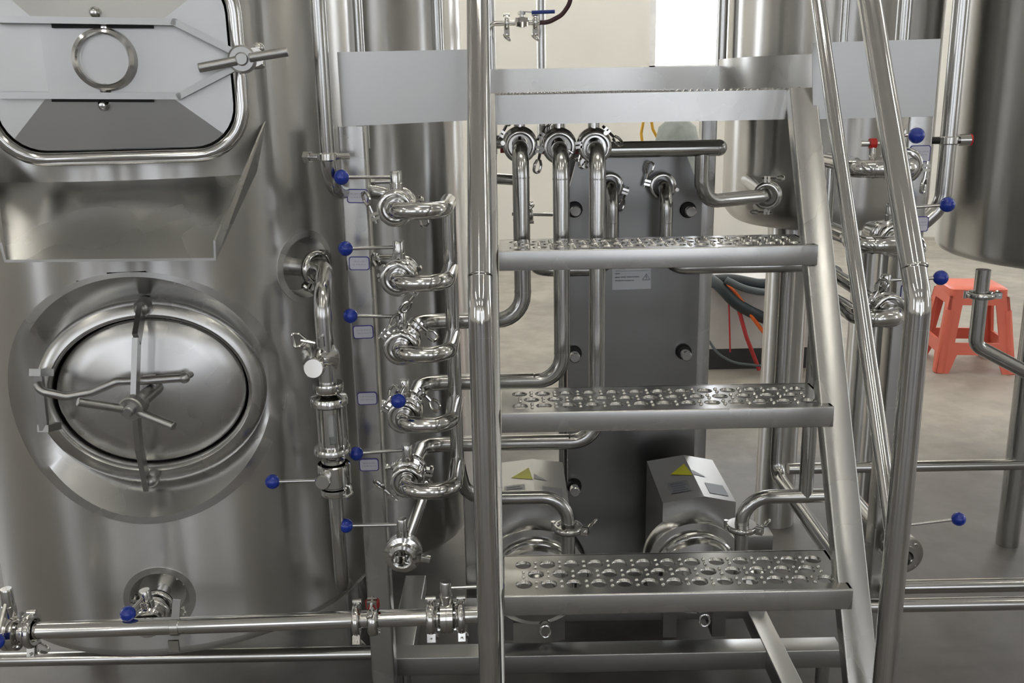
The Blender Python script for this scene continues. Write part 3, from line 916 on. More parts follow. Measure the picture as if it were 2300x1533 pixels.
# behind valve 1 and 2: pipes to the left / up; behind valve 3: dark run to the right vessel
q = e1_ + V((0, .06, .006))
pipe_thing('feed_pipe', 'short horizontal pipe left of the leftmost tall pipe head', [q, q + V((0, .06, 0)), q + V((-.10, .06, 0))], .0135, .03)
q = e2_ + V((0, .06, .006))
pipe_thing('feed_pipe', 'short pipe behind the middle tall pipe head rising to the deck', [q, q + V((-.02, .06, 0)), q + V((-.02, .06, .035))], .0135, .02)
q = e3_ + V((0, .06, .006))
yb_ = 2.02
aR = at(1592, 332, yb_)
vn = oncyl(1652, 403, V3C, V3R)
zz = aR.z; zv = vn.z
px_ = at(1577, 400, yb_).x
t = thing('crossover_pipe', 'dark horizontal pipe crossing above the heat exchanger to the right vessel', 'pipe', (aR.x, yb_, zz - .02))
MB().pipe([q, (q.x, yb_, zz), (px_ + .03, yb_, zz), (px_ + .03, yb_, zz - .001)], .0170, .035, 24).build('tube', 'pipe_steel', t)
MB().sphere((px_ + .033, yb_, zz), .0172).build('end_cap', 'pipe_steel', t)
pa = V((px_, yb_ + .005, zz)); pb = V((px_, yb_ + .005, zv)); pc = V((vn.x - .03, yb_ + .10, zv)); pd = V((vn.x + .03, vn.y + .02, zv))
MB().pipe([pa, pb, pc, pd], .0155, .045, 24).build('drop_leg', 'pipe_steel', t)
dd = (pd - pb).normalized()
clampring(t, pc + dd * .005, dd, .021, (0, 0, 1), loop=.010)
clampring(t, pc + dd * .022, dd, .021, (0, 0, -1), loop=.010)

# upper left pipe beside the big vessel, joins the top valve
yq = 1.60
xq = at(735, 340, yq).x
zq = at(790, 437, yq).z
p_up = [(xq, yq, 2.3), (xq, yq, zq), (centers[0].x, yq, zq), (centers[0].x, yq, centers[0].z)]
c0 = centers[0]
t = thing('supply_pipe', 'vertical steel pipe bending to the top valve, in front of the big vessel', 'pipe', (xq, yq, zq))
MB().pipe([(xq, yq, 2.3), (xq, yq, zq), (at(800, 440, 1.73).x, 1.73, zq), (c0.x, 1.73, c0.z), (c0.x, YV + .034, c0.z)], .0128, [.06, .05, .04], 24).build('tube', 'pipe_steel', t)
zc = at(735, 352, yq).z
MB().ring((xq, yq, zc), (0, 0, 1), .0128, .0158, .014, 24, .002).build('bracket_band', 'polished_steel', t)
MB().rod((xq - .040, yq + .01, zc), (xq - .014, yq, zc), .0065, 12).rod((xq - .040, yq + .01, zc), (xq - .030, yq + .007, zc), .0105, 6).rod((xq + .014, yq, zc), (xq + .034, yq + .01, zc), .005, 12).build('bracket_bolt', 'polished_steel', t)
# stubs feeding the second, fourth and fifth valves from the left
for i, lab in ((1, 'short bent pipe behind the second left valve'),):
    c = centers[i]
    t = pipe_thing('branch_pipe', lab, [c + V((0, .034, 0)), c + V((0, .13, .004)), c + V((-.11, .14, .004))], .0122, .034)
for i, yy in ((0, 408), (3, 905), (4, 1049)):
    c = centers[i]
    a = at(834 + i * 8, yy, 1.64); b = at(880 + i * 4, yy - 1, 1.64)
    tag(MB().rod(a, b, .0042, 10, .001).rod(a, a + (b - a) * .2, .0065, 8).build('clamp_rod', 'polished_steel'),
        ('thin clamp rod beside the topmost left valve', 0, 0, 'thin clamp rod beside the fourth left valve', 'thin clamp rod beside the fifth left valve')[i], 'rod')

# ---------------------------------------------------------------- label plates on the posts
def plate_label(label, px, py, Y, w=.0368, h=.0246, seed=0, tilt=0.0, nm='valve_label'):
    c = at(px, py, Y)
    rnd = random.Random(seed)
    R_ = Matrix.Rotation(tilt, 3, 'Y')
    def rr_(w, h, r, y):
        return [c + R_ @ V((u, y, v)) for u, v in rrect(-w / 2, w / 2, -h / 2, h / 2, r, 5)]
    o = tag(MB().prism(rr_(w, h, .005, 0), (0, -.0012, 0)).build(nm, 'label_blue', None, 0), label, 'label')
    MB().prism(rr_(w - .0034, h - .0034, .004, -.0012), (0, -.0003, 0)).build('card', 'label_white', o, 0)
    for row, zz in enumerate((.0035, -.0025)):
        x = -w * .34 + rnd.random() * .004
        while x < w * .33:
            l = .0016 + rnd.random() * .0030
            MBw = MB()
            xx = x
            while xx < x + l:
                hh = .0010 + rnd.random() * .0012
                MBw.box(c + R_ @ V((xx, -.0016, zz + (hh - .001) / 2)), (.00055, .0002, hh))
                xx += .00095
            MBw.build('lettering', 'faint_ink', o, 0)
            x += l + .0018
    return o
PLT = 1.6595
plate_label('white label with blue border below the topmost left blue knob', 803, 440, PLT, seed=1, tilt=.03)
plate_label('white label with blue border below the second left blue knob', 807, 591, PLT, seed=2, tilt=.02)
plate_label('white label with blue border below the third left blue knob', 816, 745, PLT, seed=3, tilt=-.02)
plate_label('white label with blue border on the left post, no knob above it', 825, 894, PLT, seed=4, tilt=-.02)
plate_label('white label with blue border below the fifth left blue knob', 829, 1043, PLT, seed=5, tilt=-.01)

# ---------------------------------------------------------------- sight glass line on the big vessel
ys = 1.55
xs = at(725, 700, ys).x
s0 = V((NZ1.x, NZ1.y, NZ1.z)) - n1_ * .03
zs0 = NZ1.z
lp = thing('sight_glass_pipe', 'vertical drop pipe with glass viewing section on the big vessel', 'pipe', at(730, 1300, ys))
def zs_(y): return at(730, y, ys).z
kpx = mpx(at(730, 950, ys))
o1 = s0 + n1_ * .075
MB().pipe([s0, o1 + V((0, 0, .004)), V((xs, ys, zs0 - .03)), V((xs, ys, zs_(800)))], .0148, .05, 24).build('elbow_tube', 'pipe_steel', lp)
cc = NZ1 + n1_ * .022 + V((0, 0, 0))
clampring(lp, cc, n1_, .0215, (-.7, 0, -.5), loop=.016)
MB().lathe(NZ1 - n1_ * .03, n1_, [(.0, 0), (.017, 0), (.017, .04), (.026, .045), (.026, .05), (.0, .05)], 24).build('ferrule', 'polished_steel', lp)
# sampling port with round cap
pc_ = at(718, 806, ys - .012)
MB().lathe(pc_ + V((0, .02, 0)), (-.12, -1, -.05), [(0, 0), (.030, 0), (.033, .004), (.033, .010), (.024, .016), (.012, .030), (.010, .034), (0, .034)], 28).build('port_body', 'polished_steel', lp)
pk = at(706, 826, ys - .045)
MB().rod(pk + V((.006, .024, .008)), pk, .0075, 14).lathe(pk, (-.05, -1, .15), [(0, -.004), (.017, -.004), (.017, .006), (.0155, .0075), (0, .0075)], 28).build('port_cap', 'polished_steel', lp)
a = at(708, 770, ys - .02); b = at(676, 764, ys - .02)
MB().rod(a, b, .003, 8).tube(fillet([b + V((.008, 0, .001)), b + V((-.002, 0, .011)), b + V((-.014, 0, .012)), b + V((-.012, 0, -.012)), b + V((-.001, 0, -.010)), b + V((.008, 0, -.001))], .003, 2), .0028, 8).rod(a + V((.012, 0, -.006)), a + V((.012, 0, .012)), .004, 8).build('wing_nut', 'polished_steel', lp)
MB().tube([(xs, ys, zs_(795)), (xs, ys, zs_(880))], .0148, 24).build('tube', 'pipe_steel', lp)
def lath(y0, prof_px, name, mat='polished_steel', n=28, yc=None):
    """prof_px: (radius_px, y_px) going down"""
    MB().lathe((xs, ys, 0), (0, 0, 1), [(r * kpx, zs_(y)) for r, y in prof_px], n).build(name, mat, lp)
lath(0, [(18, 858), (33, 859), (34, 863), (34, 876), (32, 879), (20, 880)], 'clamp')
lath(0, [(18, 884), (26, 886), (40, 890), (42, 894), (42, 906), (38, 910), (26, 912)], 'upper_flange')
lath(0, [(26, 1000), (40, 1002), (42, 1006), (42, 1014), (36, 1018), (20, 1020)], 'lower_flange')
lath(0, [(18, 1020), (18, 1026), (27, 1030), (27, 1046), (18, 1050), (18, 1056)], 'coupling')
# slotted steel cage round a glass tube
NSEG, r_c = 40, 27 * kpx
z_t, z_b = zs_(906), zs_(1006)
cg = MB()
cols = []
slots = [0.55, 2.12, 3.69, 5.26]
def in_slot(g, f):
    for s_ in slots:
        dg = abs((g - s_ - 1.3 + pi) % (2 * pi) - pi)
        if dg < .34 and .17 < f < .83: return True
    return False
NZZ = 24
vs = [(xs + r_c * cos(2 * pi * k / NSEG), ys + r_c * sin(2 * pi * k / NSEG), z_t + (z_b - z_t) * j / NZZ) for j in range(NZZ + 1) for k in range(NSEG)]
fs = [(j * NSEG + k, j * NSEG + (k + 1) % NSEG, (j + 1) * NSEG + (k + 1) % NSEG, (j + 1) * NSEG + k) for j in range(NZZ) for k in range(NSEG) if not in_slot(2 * pi * (k + .5) / NSEG, (j + .5) / NZZ)]
cg.add(vs, fs); cg.build('cage', 'polished_steel', lp)
MB().lathe((xs, ys, 0), (0, 0, 1), [(r_c * .86, z_t), (r_c * .86, z_b)], 32).build('glass_tube', 'glass', lp)
for g in (.5, 2.6, 4.1, 5.7):
    MB().rod((xs + .029 * cos(g), ys + .029 * sin(g), z_t + .004), (xs + .029 * cos(g), ys + .029 * sin(g), z_b - .008), .0022, 8).build('tie_rod', 'polished_steel', lp)
lath(0, [(18, 1056), (30, 1060), (31, 1066), (31, 1080), (27, 1084), (27, 1092), (33, 1094), (34, 1104), (32, 1108), (16, 1112)], 'valve_seat')
MB().pipe([(xs, ys, zs_(1100)), (xs, ys, zs_(1320)), V((xs - .008, ys + .07, zs_(1352))), V((xs - .012, ys + .10, zs_(1372)))], .0128, .05, 24).build('lower_tube', 'pipe_steel', lp)
# the lever valve of that line, stem towards the viewer
vb_ = at(727, 1078, ys - .03)
sv = thing('lever_valve', 'valve below the sight glass with lever and blue knob pointing left', 'valve', vb_ - V((0, 0, .03)))
MB().lathe((xs, ys, vb_.z), (0, 0, 1), [(.0268, -.020), (.029, -.018), (.029, .018), (.0268, .020)], 28).build('body', 'polished_steel', sv)
MB().rod(V((vb_.x, ys - .02, vb_.z)), vb_ - V((0, .012, 0)), .0135, 20, .002).build('stem', 'polished_steel', sv)
kp = at(612, 1081, ys - .03)
lvx = MB().rod(vb_, kp, .0033, 10).build('lever', 'polished_steel', sv)
MB().sphere(kp, .0128, 24, 16).build('knob', 'blue_plastic', lvx)
a = at(775, 1096, ys - .01)
MB().rod(at(752, 1090, ys - .01), a, .003, 8).tube(fillet([a, a + V((.010, -.005, .008)), a + V((.014, -.01, -.006)), a + V((.002, -.008, -.016)), a], .003, 2), .003, 8).build('wing_nut', 'polished_steel', sv)

# ---------------------------------------------------------------- low pipes in front of the big vessel
yL, yR = 1.385, 1.41
PA, PB_ = at(-40, 1430, yL), at(1132, 1368, yR)
zl = (PA.z + PB_.z) / 2
PA.z = PB_.z = zl
bl = thing('drain_header', 'long horizontal clamped pipe along the floor in front of the big vessel', 'pipe', ((PA.x + PB_.x) / 2, 1.4, zl))
RB = .0142
MB().tube([PA, PB_], RB, 24).build('tube', 'polished_steel', bl)
dx = (PB_ - PA).normalized()
def hpos(px): 
    f_ = (px + 40) / 1172.0
    return PA.lerp(PB_, f_)
def ring_at(px, w, extra, name='clamp'):
    MB().ring(hpos(px), dx, RB * .9, RB + extra, w, 28, .002).build(name, 'polished_steel', bl)
clampring(bl, hpos(72), dx, RB + .004, (0, -.3, -1), w=.012, loop=.018)
clampring(bl, hpos(798), dx, RB + .003, (-.2, -.6, -1), w=.012, loop=.018)
clampring(bl, hpos(836), dx, RB + .003, (0, -.2, 1), w=.016, loop=.010)
clampring(bl, hpos(966), dx, RB + .004, (0, -.3, -1), w=.014, loop=.018)
clampring(bl, hpos(1035), dx, RB + .004, (0, -.3, -1), w=.012, loop=.018)
MB().rod(hpos(836) + V((0, -.002, .024)), hpos(836) + V((0, -.002, .034)), .012, 16).build('red_cap', 'dark_red', bl)
# strap clip
cp = hpos(392)
MB().ring(cp, dx, RB * .95, RB + .002, .014, 28, .0005).beam(cp + V((.002, -.004, RB)), cp + V((.006, .002, RB + .032)), .013, .003, (1, 0, 0)).build('strap', 'polished_steel', bl)
MB().box(cp + V((.0, -.018, -RB - .012)), (.017, .004, .020)).build('strap_buckle', 'polished_steel', bl)
pipe_thing('floor_pipe', 'plain lower horizontal pipe near the floor under the clamped one', [at(-40, 1482, 1.76), V((at(850, 1456, 1.76).x, 1.76, at(-40, 1482, 1.76).z))], .0145, .02)
# valve in the header behind the handrail and one at the left picture edge
v = valve('valve in the floor header with neck up, beside the left handrail', hpos(1002), flow=dx, lever=(1, 0, .02), R=.027, neck=.045, reach=.075, port=RB)
pL = hpos(30)
kp = at(-4, 1432, yL - .04); sc = pL + V((0, 0, .030 * .72 + .05 * .72))
v = valve('valve in the floor header at the lower left picture corner', pL, flow=dx, lever=kp - sc, R=.031, neck=.055, reach=(kp - sc).length, port=RB)
# bottom outlet valve of the vessel
ov = NZ2 + n2_ * .04
kp = at(293, 1377, NZ2.y - .115)
vv = V((ov.x + .006, ov.y - .03, ov.z + .006))
sc = vv + V((0, 0, .022 * .72 + .036 * .72))
valve('small outlet valve at the foot of the big vessel, blue knob tilted down', vv, flow=n2_, lever=kp - sc, reach=(kp - sc).length - .0098, R=.022, neck=.036, stem=(-.1, 0, 1))
op = thing('outlet_nozzle', 'short bottom outlet spigot with clamp in the lower recess of the big vessel', 'pipe', NZ2 - V((0, 0, .02)))
MB().rod(NZ2 - n2_ * .03, NZ2 + n2_ * .05, .0135, 20).build('tube', 'polished_steel', op)
clampring(op, NZ2 + n2_ * .022, n2_, .019, (-1, 0, .35), loop=.018)
clampring(op, NZ2 + n2_ * .050, n2_, .019, (.7, 0, -.6), loop=.012)
# ================================================================ other vessels
def vessel(label, c, R, z0, z1, corner=.09, mat='tank_steel', legs=()):
    t = thing('brewing_vessel', label, 'vessel', (c.x, c.y, 0))
    prof = [(0, z0 - .02), (R * .5, z0 - .012)] + [(R - corner + corner * sin(g), z0 + corner - corner * cos(g)) for g in [pi / 2 * i / 8 for i in range(9)]]
    zz = z0 + corner
    while zz < z1 - .2:
        zz += .2; prof.append((R, zz))
    prof.append((R, z1))
    MB().lathe((c.x, c.y, 0), (0, 0, 1), prof, 128).build('shell', mat, t)
    MB().lathe((c.x, c.y, 0), (0, 0, 1), [(R, z1), (R * .8, z1 + .1), (0, z1 + .16)], 64).build('dome', mat, t)
    for lx, ly, lr in legs:
        MB().rod((lx, ly, 0), (lx, ly, z0 + .1), lr, 24).build('leg', mat, t)
    return t
# behind the left valve bank
V2R = .22
V2X = at(1054, 766, 2.42).x - V2R
V2C = V((V2X, 2.43, 0))
z2 = at(1000, 1275, 2.24).z
vessel('dark steel vessel with dished bottom behind the left valve bank', V2C, V2R, z2, 2.35, corner=.12, legs=((V2C.x + .1, V2C.y + .1, .025), (V2C.x - .1, V2C.y + .1, .025), (V2C.x - .1, V2C.y - .1, .025)))
# right middle vessel
z3 = at(1700, 524, 2.40).z
vessel('steel vessel with rounded bottom right of the heat exchanger, behind the stair', V3C, V3R, z3, 2.35, corner=.07, legs=((at(1752, 900, 2.62).x, 2.62, .058), (V3C.x + .15, V3C.y - .15, .045), (V3C.x + .2, V3C.y + .15, .045)))
# right large vessel
V4C, V4R = V((1.60, 2.52, 0)), .42
z4 = at(2230, 590, 2.2).z - .036
t4 = vessel('large steel vessel at the right picture edge above the red stool', V4C, V4R, z4, 2.35, corner=.026)
for lx, ly in ((at(2290, 1000, 2.42).x + .01, 2.44), (V4C.x + .25, V4C.y - .25), (V4C.x + .25, V4C.y + .25), (V4C.x + .32, V4C.y + .12)):
    MB().rod((lx, ly, 0), (lx, ly, z4 + .05), .03, 24).build('leg', 'pipe_steel', t4)

# ================================================================ plate heat exchanger
YH = 2.18
hx = thing('plate_heat_exchanger', 'tall grey plate heat exchanger with studs and nameplate behind the stair', 'heat exchanger', (at(1415, 1230, YH).x, YH, 0))
PXS = [(1274, 1260), (1275, 445), (1297, 352), (1543, 352), (1566, 443), (1561, 1260)]
hp3 = [at(x, y, YH) for x, y in PXS]
zbot = hp3[0].z; hp3[-1].z = zbot
xm0 = (hp3[0].x + hp3[1].x) / 2; xm1 = (hp3[-1].x + hp3[-2].x) / 2
hp3[0].x = hp3[1].x = xm0; hp3[-1].x = hp3[-2].x = xm1
hp3[1].z = hp3[4].z = (hp3[1].z + hp3[4].z) / 2; hp3[2].z = hp3[3].z = (hp3[2].z + hp3[3].z) / 2
MB().prism(hp3, (0, .022, 0)).build('front_plate', 'plate_steel', hx, 0)
cx_ = (xm0 + xm1) / 2; wx = xm1 - xm0
ztop = hp3[2].z
npl = 16
for k in range(npl):
    MB().box((cx_, YH + .035 + k * .011, (ztop + zbot) / 2 - .01), (wx * .84 - (.006 if k % 2 else 0), .005, ztop - zbot - .09)).build('heat_plate', 'pipe_steel', hx, 0)
MB().box((cx_, YH + .035 + npl * .011 + .012, (ztop + zbot) / 2), (wx * .98, .022, ztop - zbot)).build('rear_plate', 'plate_steel', hx, 0)
for sx in (-1, 1):
    MB().box((cx_ + sx * wx * .4, YH + .12, zbot / 2), (.04, .24, zbot)).build('foot', 'plate_steel', hx, 0)
for x, y in ((1292, 473), (1550, 474), (1291, 800), (1540, 796), (1291, 1100), (1536, 1100)):
    b = at(x, y, YH - .03)
    bb = V((b.x, YH, b.z))
    MB().lathe(bb, (0, -1, 0), [(0, 0), (.0185, 0), (.0185, .008), (.0165, .012), (.0165, .014), (0, .014)], 24).build('washer', 'black_rubber', hx)
    MB().rod(bb - V((0, .01, 0)), bb - V((0, .045, 0)), .0125, 20, .002).build('tie_bolt', 'pipe_steel', hx)
# ports with elbows
def hx_port(px, py, name, label, pts_after, bolt):
    c = at(px, py, YH - .05); b = V((c.x, YH, c.z))
    t = thing(name, label, 'pipe', b - V((0, .1, .3)))
    P_ = [b, V((b.x, 2.095, b.z))] + [V(p) for p in pts_after(b)]
    MB().pipe(P_, .0145, .045, 24).build('tube', 'pipe_steel', t)
    clampring(t, V((b.x, YH - .028, b.z)), (0, 1, 0), .021, bolt, loop=.017)
    MB().ring((b.x, 2.095, b.z - .075), (0, 0, 1), .013, .0151, .003, 22).build('weld_seam', 'pipe_steel', t)
    return t
zr1 = at(1280, 606, 2.095).z; zr2 = at(1650, 599, 2.095).z
hx_port(1372, 420, 'exchanger_outlet_pipe', 'pipe from the upper left exchanger port bending left under the first tread',
        lambda b: [(b.x, 2.095, zr1), (at(1208, 606, 2.095).x, 2.095, zr1), (at(1200, 606, 2.095).x, 2.30, zr1)], (1, 0, -.35))
hx_port(1492, 420, 'exchanger_outlet_pipe', 'pipe from the upper right exchanger port bending right under the first tread',
        lambda b: [(b.x, 2.095, zr2), (at(1845, 599, 2.095).x, 2.095, zr2), (at(1845, 599, 2.095).x, 2.0, zr2)], (-1, 0, .25))
# nameplate
npc = [at(1375, 588, YH - .002), at(1462, 586, YH - .002), at(1462, 648, YH - .002), at(1375, 651, YH - .002)]
npo = MB().prism(npc, (0, .002, 0)).build('nameplate', 'matte_nameplate', hx, 0)
def npq(u, v): return npc[0].lerp(npc[1], u).lerp(npc[3].lerp(npc[2], u), v) - V((0, .0006, 0))
def stroke(u0, u1, v, h=.0022, mat='ink'):
    a, b = npq(u0, v), npq(u1, v); x = a.x
    mb = MB(); rnd = random.Random(int(u0 * 100 + v * 1000))
    while x < b.x:
        hh = h * (.6 + .6 * rnd.random())
        mb.box((x, a.y, a.z), (.0011, .0006, hh)); x += .0017
    mb.build('lettering', mat, npo, 0)
stroke(.08, .32, .20); stroke(.08, .2, .42); stroke(.08, .2, .55); stroke(.23, .36, .55); stroke(.39, .70, .55); stroke(.08, .55, .67)
MB().box((npq(.5, .33).x, npq(.5, .33).y, npq(.5, .33).z), ((npq(.92, .3) - npq(.08, .3)).x, .0006, .0006)).build('rule_line', 'ink', npo, 0)
tc_ = npq(.88, .58)
tri = [tc_ + V((-.0085, 0, -.006)), tc_ + V((.0085, 0, -.006)), tc_ + V((0, 0, .0085))]
mb = MB()
for k in range(3): mb.beam(tri[k], tri[(k + 1) % 3], .0014, .0008, (0, 1, 0))
mb.box(tc_ + V((0, 0, .0012)), (.0013, .0006, .006)).box(tc_ + V((0, 0, -.0035)), (.0013, .0006, .0013))
mb.build('warning_triangle', 'ink', npo, 0)

# ================================================================ pumps
def pump(label, hood_px, cas, Yf, Yb, out_px, sticker_seed):
    """hood_px: front top-left, ridge, top-right x,y ; cas: casing centre px; Yf/Yb hood front and back"""
    fl_, fr_, fR = [at(x, y, Yf) for x, y in hood_px]
    zs = (fl_.z + fR.z) / 2; zr = fr_.z
    xc = (fl_.x + fR.x) / 2; hw = (fR.x - fl_.x) / 2
    xr_ = xc + hw * .12
    zb_ = .16
    t = thing('centrifugal_pump', label, 'pump', (xc, (Yf + Yb) / 2, .1))
    sec = [(xc - hw, zb_), (xc - hw * 1.0, zs), (xr_, zr), (xc + hw, zs), (xc + hw, zb_)]
    MB().prism([V((x, Yf, z)) for x, z in sec], (0, Yb - Yf, 0)).build('motor_hood', 'satin_steel', t, 0)
    cc = at(cas[0], cas[1], Yf - .075)
    R_ = cas[2] * mpx(cc)
    MB().lathe(V((cc.x, Yf, cc.z)), (0, -1, 0), [(R_ * .98, 0), (R_ * .98, .045), (R_ * .955, .050), (R_ * .78, .052), (R_ * .75, .056), (R_ * .75, .078), (R_ * .70, .088), (R_ * .35, .094), (R_ * .30, .12), (R_ * .36, .125), (R_ * .36, .13), (0, .13)], 48).build('casing', 'pipe_steel', t)
    MB().ring(V((cc.x, Yf - .066, cc.z)), (0, 1, 0), R_ * .74, R_ * .80, .010, 48, .003).build('casing_band', 'polished_steel', t)
    dq = V((cc.x + .02, Yf - .06, cc.z - R_ - .006))
    MB().tube([dq + V((.011 * cos(g), 0, .014 * sin(g))) for g in [2 * pi * k / 14 for k in range(14)]], .0026, 8, closed=True).build('wing_nut', 'polished_steel', t)
    # stickers on the roof facets
    def roof(f, y, right):
        a = V((xr_, 0, zr)); b = V((xc + hw, 0, zs)) if right else V((xc - hw, 0, zs))
        q = a.lerp(b, f); nn = V((b.z - a.z, 0, -(b.x - a.x))); nn.normalize()
        if nn.z < 0: nn = -nn
        return V((q.x, y, q.z)) + nn * .0008
    Lh = Yb - Yf
    MB().add([roof(.55, Yb - Lh * .42, False), roof(.02, Yb - Lh * .52, False), roof(.10, Yb - Lh * .22, False)], [(0, 1, 2)]).build('yellow_triangle', 'yellow_sticker', t, 0)
    MB().add([roof(.42, Yb - Lh * .52, True), roof(.02, Yb - Lh * .50, True), roof(.02, Yb - Lh * .38, True)], [(0, 1, 2)]).build('warning_sticker', 'sticker_grey', t, 0)
    MB().add([roof(.72, Yf + Lh * .16, False), roof(.22, Yf + Lh * .16, False), roof(.22, Yf + Lh * .40, False), roof(.72, Yf + Lh * .40, False)], [(0, 1, 2, 3)]).build('rating_sticker', 'sticker_pale' if sticker_seed == 1 else 'sticker_grey', t, 0)
    for i_ in range(4):
        y_ = Yf + Lh * (.19 + .05 * i_)
        MB().add([roof(.66, y_, False) + V((0, 0, .0006)), roof(.28 + .05 * (i_ % 2), y_, False) + V((0, 0, .0006)), roof(.28 + .05 * (i_ % 2), y_ + Lh * .018, False) + V((0, 0, .0006)), roof(.66, y_ + Lh * .018, False) + V((0, 0, .0006))], [(0, 1, 2, 3)]).build('lettering', 'ink', t, 0)
    MB().add([roof(.25, Yf + Lh * .10, True), roof(.85, Yf + Lh * .10, True), roof(.85, Yf + Lh * .34, True), roof(.25, Yf + Lh * .34, True)], [(0, 3, 2, 1)]).build('data_sticker', 'sticker_grey', t, 0)
    for sx in (-1, 1):
        MB().box((xc + sx * hw * .7, (Yf + Yb) / 2, .125), (.03, Yb - Yf - .02, .09)).build('foot', 'satin_steel', t, 0)
    return t, cc, R_
YPf, YPb = 1.86, 2.10
pu2, cc2, R2_ = pump('right pump under an angular steel hood, beside the stair stringer', [(1489, 1129), (1581, 1114), (1653, 1127)], (1568, 1290, 118), YPf, YPb, None, 2)
pu1, cc1, R1_ = pump('left pump under an angular steel hood, behind the left handrail', [(1105, 1140), (1203, 1124), (1278, 1128)], (1203, 1310, 124), YPf, YPb, None, 1)
# discharge of pump 1: from manifold foot
yd = 1.70
zd = at(1150, 1117, yd).z
xd = at(1276, 1180, yd).x
d1 = thing('pump_discharge_pipe', 'horizontal pipe bending down into the left pump', 'pipe', (xd, yd, .3))
MB().pipe([(mx_, YM, zl_ + .0), (mx_ + .012, yd, zd), (xd, yd, zd), (xd, yd, cc1.z + .02)], .0136, .052, 24).build('tube', 'pipe_steel', d1)
zc = at(1276, 1185, yd).z
clampring(d1, (xd, yd, zc), (0, 0, 1), .0195, (.9, -.4, 0), loop=.017)
MB().ring((xd, yd, zc), (0, 0, 1), .014, .027, .004, 28).build('ferrule', 'polished_steel', d1)
# discharge of pump 2
zd2 = at(1760, 1114, yd).z
xd2 = at(1666, 1180, yd).x
d2 = thing('pump_discharge_pipe', 'pipe rising from the right pump, bending right with a tee riser', 'pipe', (xd2, yd, .3))
xe = at(1900, 1112, yd).x
MB().pipe([(xd2, yd, cc2.z + .02), (xd2, yd, zd2), (xe, yd, zd2)], .0136, .052, 24).build('tube', 'pipe_steel', d2)
xt = at(1813, 1050, yd).x
MB().tube([(xt, yd, zd2), (xt, yd, at(1836, 640, yd).z)], .0136, 24).build('tee_riser', 'pipe_steel', d2)
MB().pipe([(xt, yd, at(1836, 640, yd).z - .01), (xt, yd, zr2), (at(1845, 599, 2.095).x, 2.03, zr2)], .0136, .04, 24).build('tee_head', 'pipe_steel', d2)
zc = at(1668, 1183, yd).z
clampring(d2, (xd2, yd, zc), (0, 0, 1), .0195, (.9, -.5, 0), loop=.017)
MB().ring((xd2, yd, zc + .006), (0, 0, 1), .014, .028, .003, 28).build('ferrule', 'polished_steel', d2)

# ================================================================ skid frame
sk = thing('pump_skid_frame', 'low rectangular-tube steel frame carrying the pumps', 'frame', (.3, 2.0, 0))
yk_ = 1.745
za, zb = at(1150, 1473, yk_).z, at(1150, 1513, yk_).z
xa, xb = at(872, 1500, yk_).x, at(1892, 1460, yk_).x
MB().beam((xa, yk_ + .025, (za + zb) / 2), (xb, yk_ + .025, (za + zb) / 2), .05, za - zb, (0, 1, 0), .002).build('front_rail', 'satin_steel', sk)
y2 = 1.90
MB().beam((xa + .05, y2 + .02, za + .005), (at(1716, 1410, y2).x, y2 + .02, za + .005), .045, .04, (0, 1, 0), .002).build('cross_rail', 'satin_steel', sk)
MB().beam((-.08, 2.30, za - .02), (xb, 2.30, za - .02), .05, za - zb, (0, 1, 0), .002).build('rear_rail', 'satin_steel', sk)
xk = at(1745, 1440, yk_).x
MB().beam((xk, 1.30, (za + zb) / 2 + .001), (xk, 2.30, (za + zb) / 2 + .001), .042, za - zb + .002, (1, 0, 0), .002).build('side_rail', 'satin_steel', sk)
MB().beam((xa + .025, 1.77, (za + zb) / 2), (xa + .025, 2.10, (za + zb) / 2), .05, za - zb - .002, (1, 0, 0), .002).build('side_rail', 'satin_steel', sk)
for x_, y_ in ((xa + .03, yk_ + .025), (xb - .03, yk_ + .025), (-.05, 2.30), (xb - .03, 2.30), (xk, 1.33)):
    MB().rod((x_, y_, 0), (x_, y_, zb + .004), .014, 16).lathe((x_, y_, 0), (0, 0, 1), [(0, 0), (.03, 0), (.03, .008), (.015, .014), (0, .014)], 20).build('levelling_foot', 'pipe_steel', sk)
for px_ in (1265, 1502):
    q = at(px_, 1395, y2 + .02)
    MB().rod((q.x, y2 + .02, za + .02), (q.x, y2 + .02, q.z + .03), .007, 12).build('pump_support', 'pipe_steel', sk)
MB().box(((at(1290, 1240, 2.0).x + at(1480, 1240, 2.0).x) / 2, 2.09, za + .004), (.26, .30, .006)).build('base_plate', 'satin_steel', sk, 0)
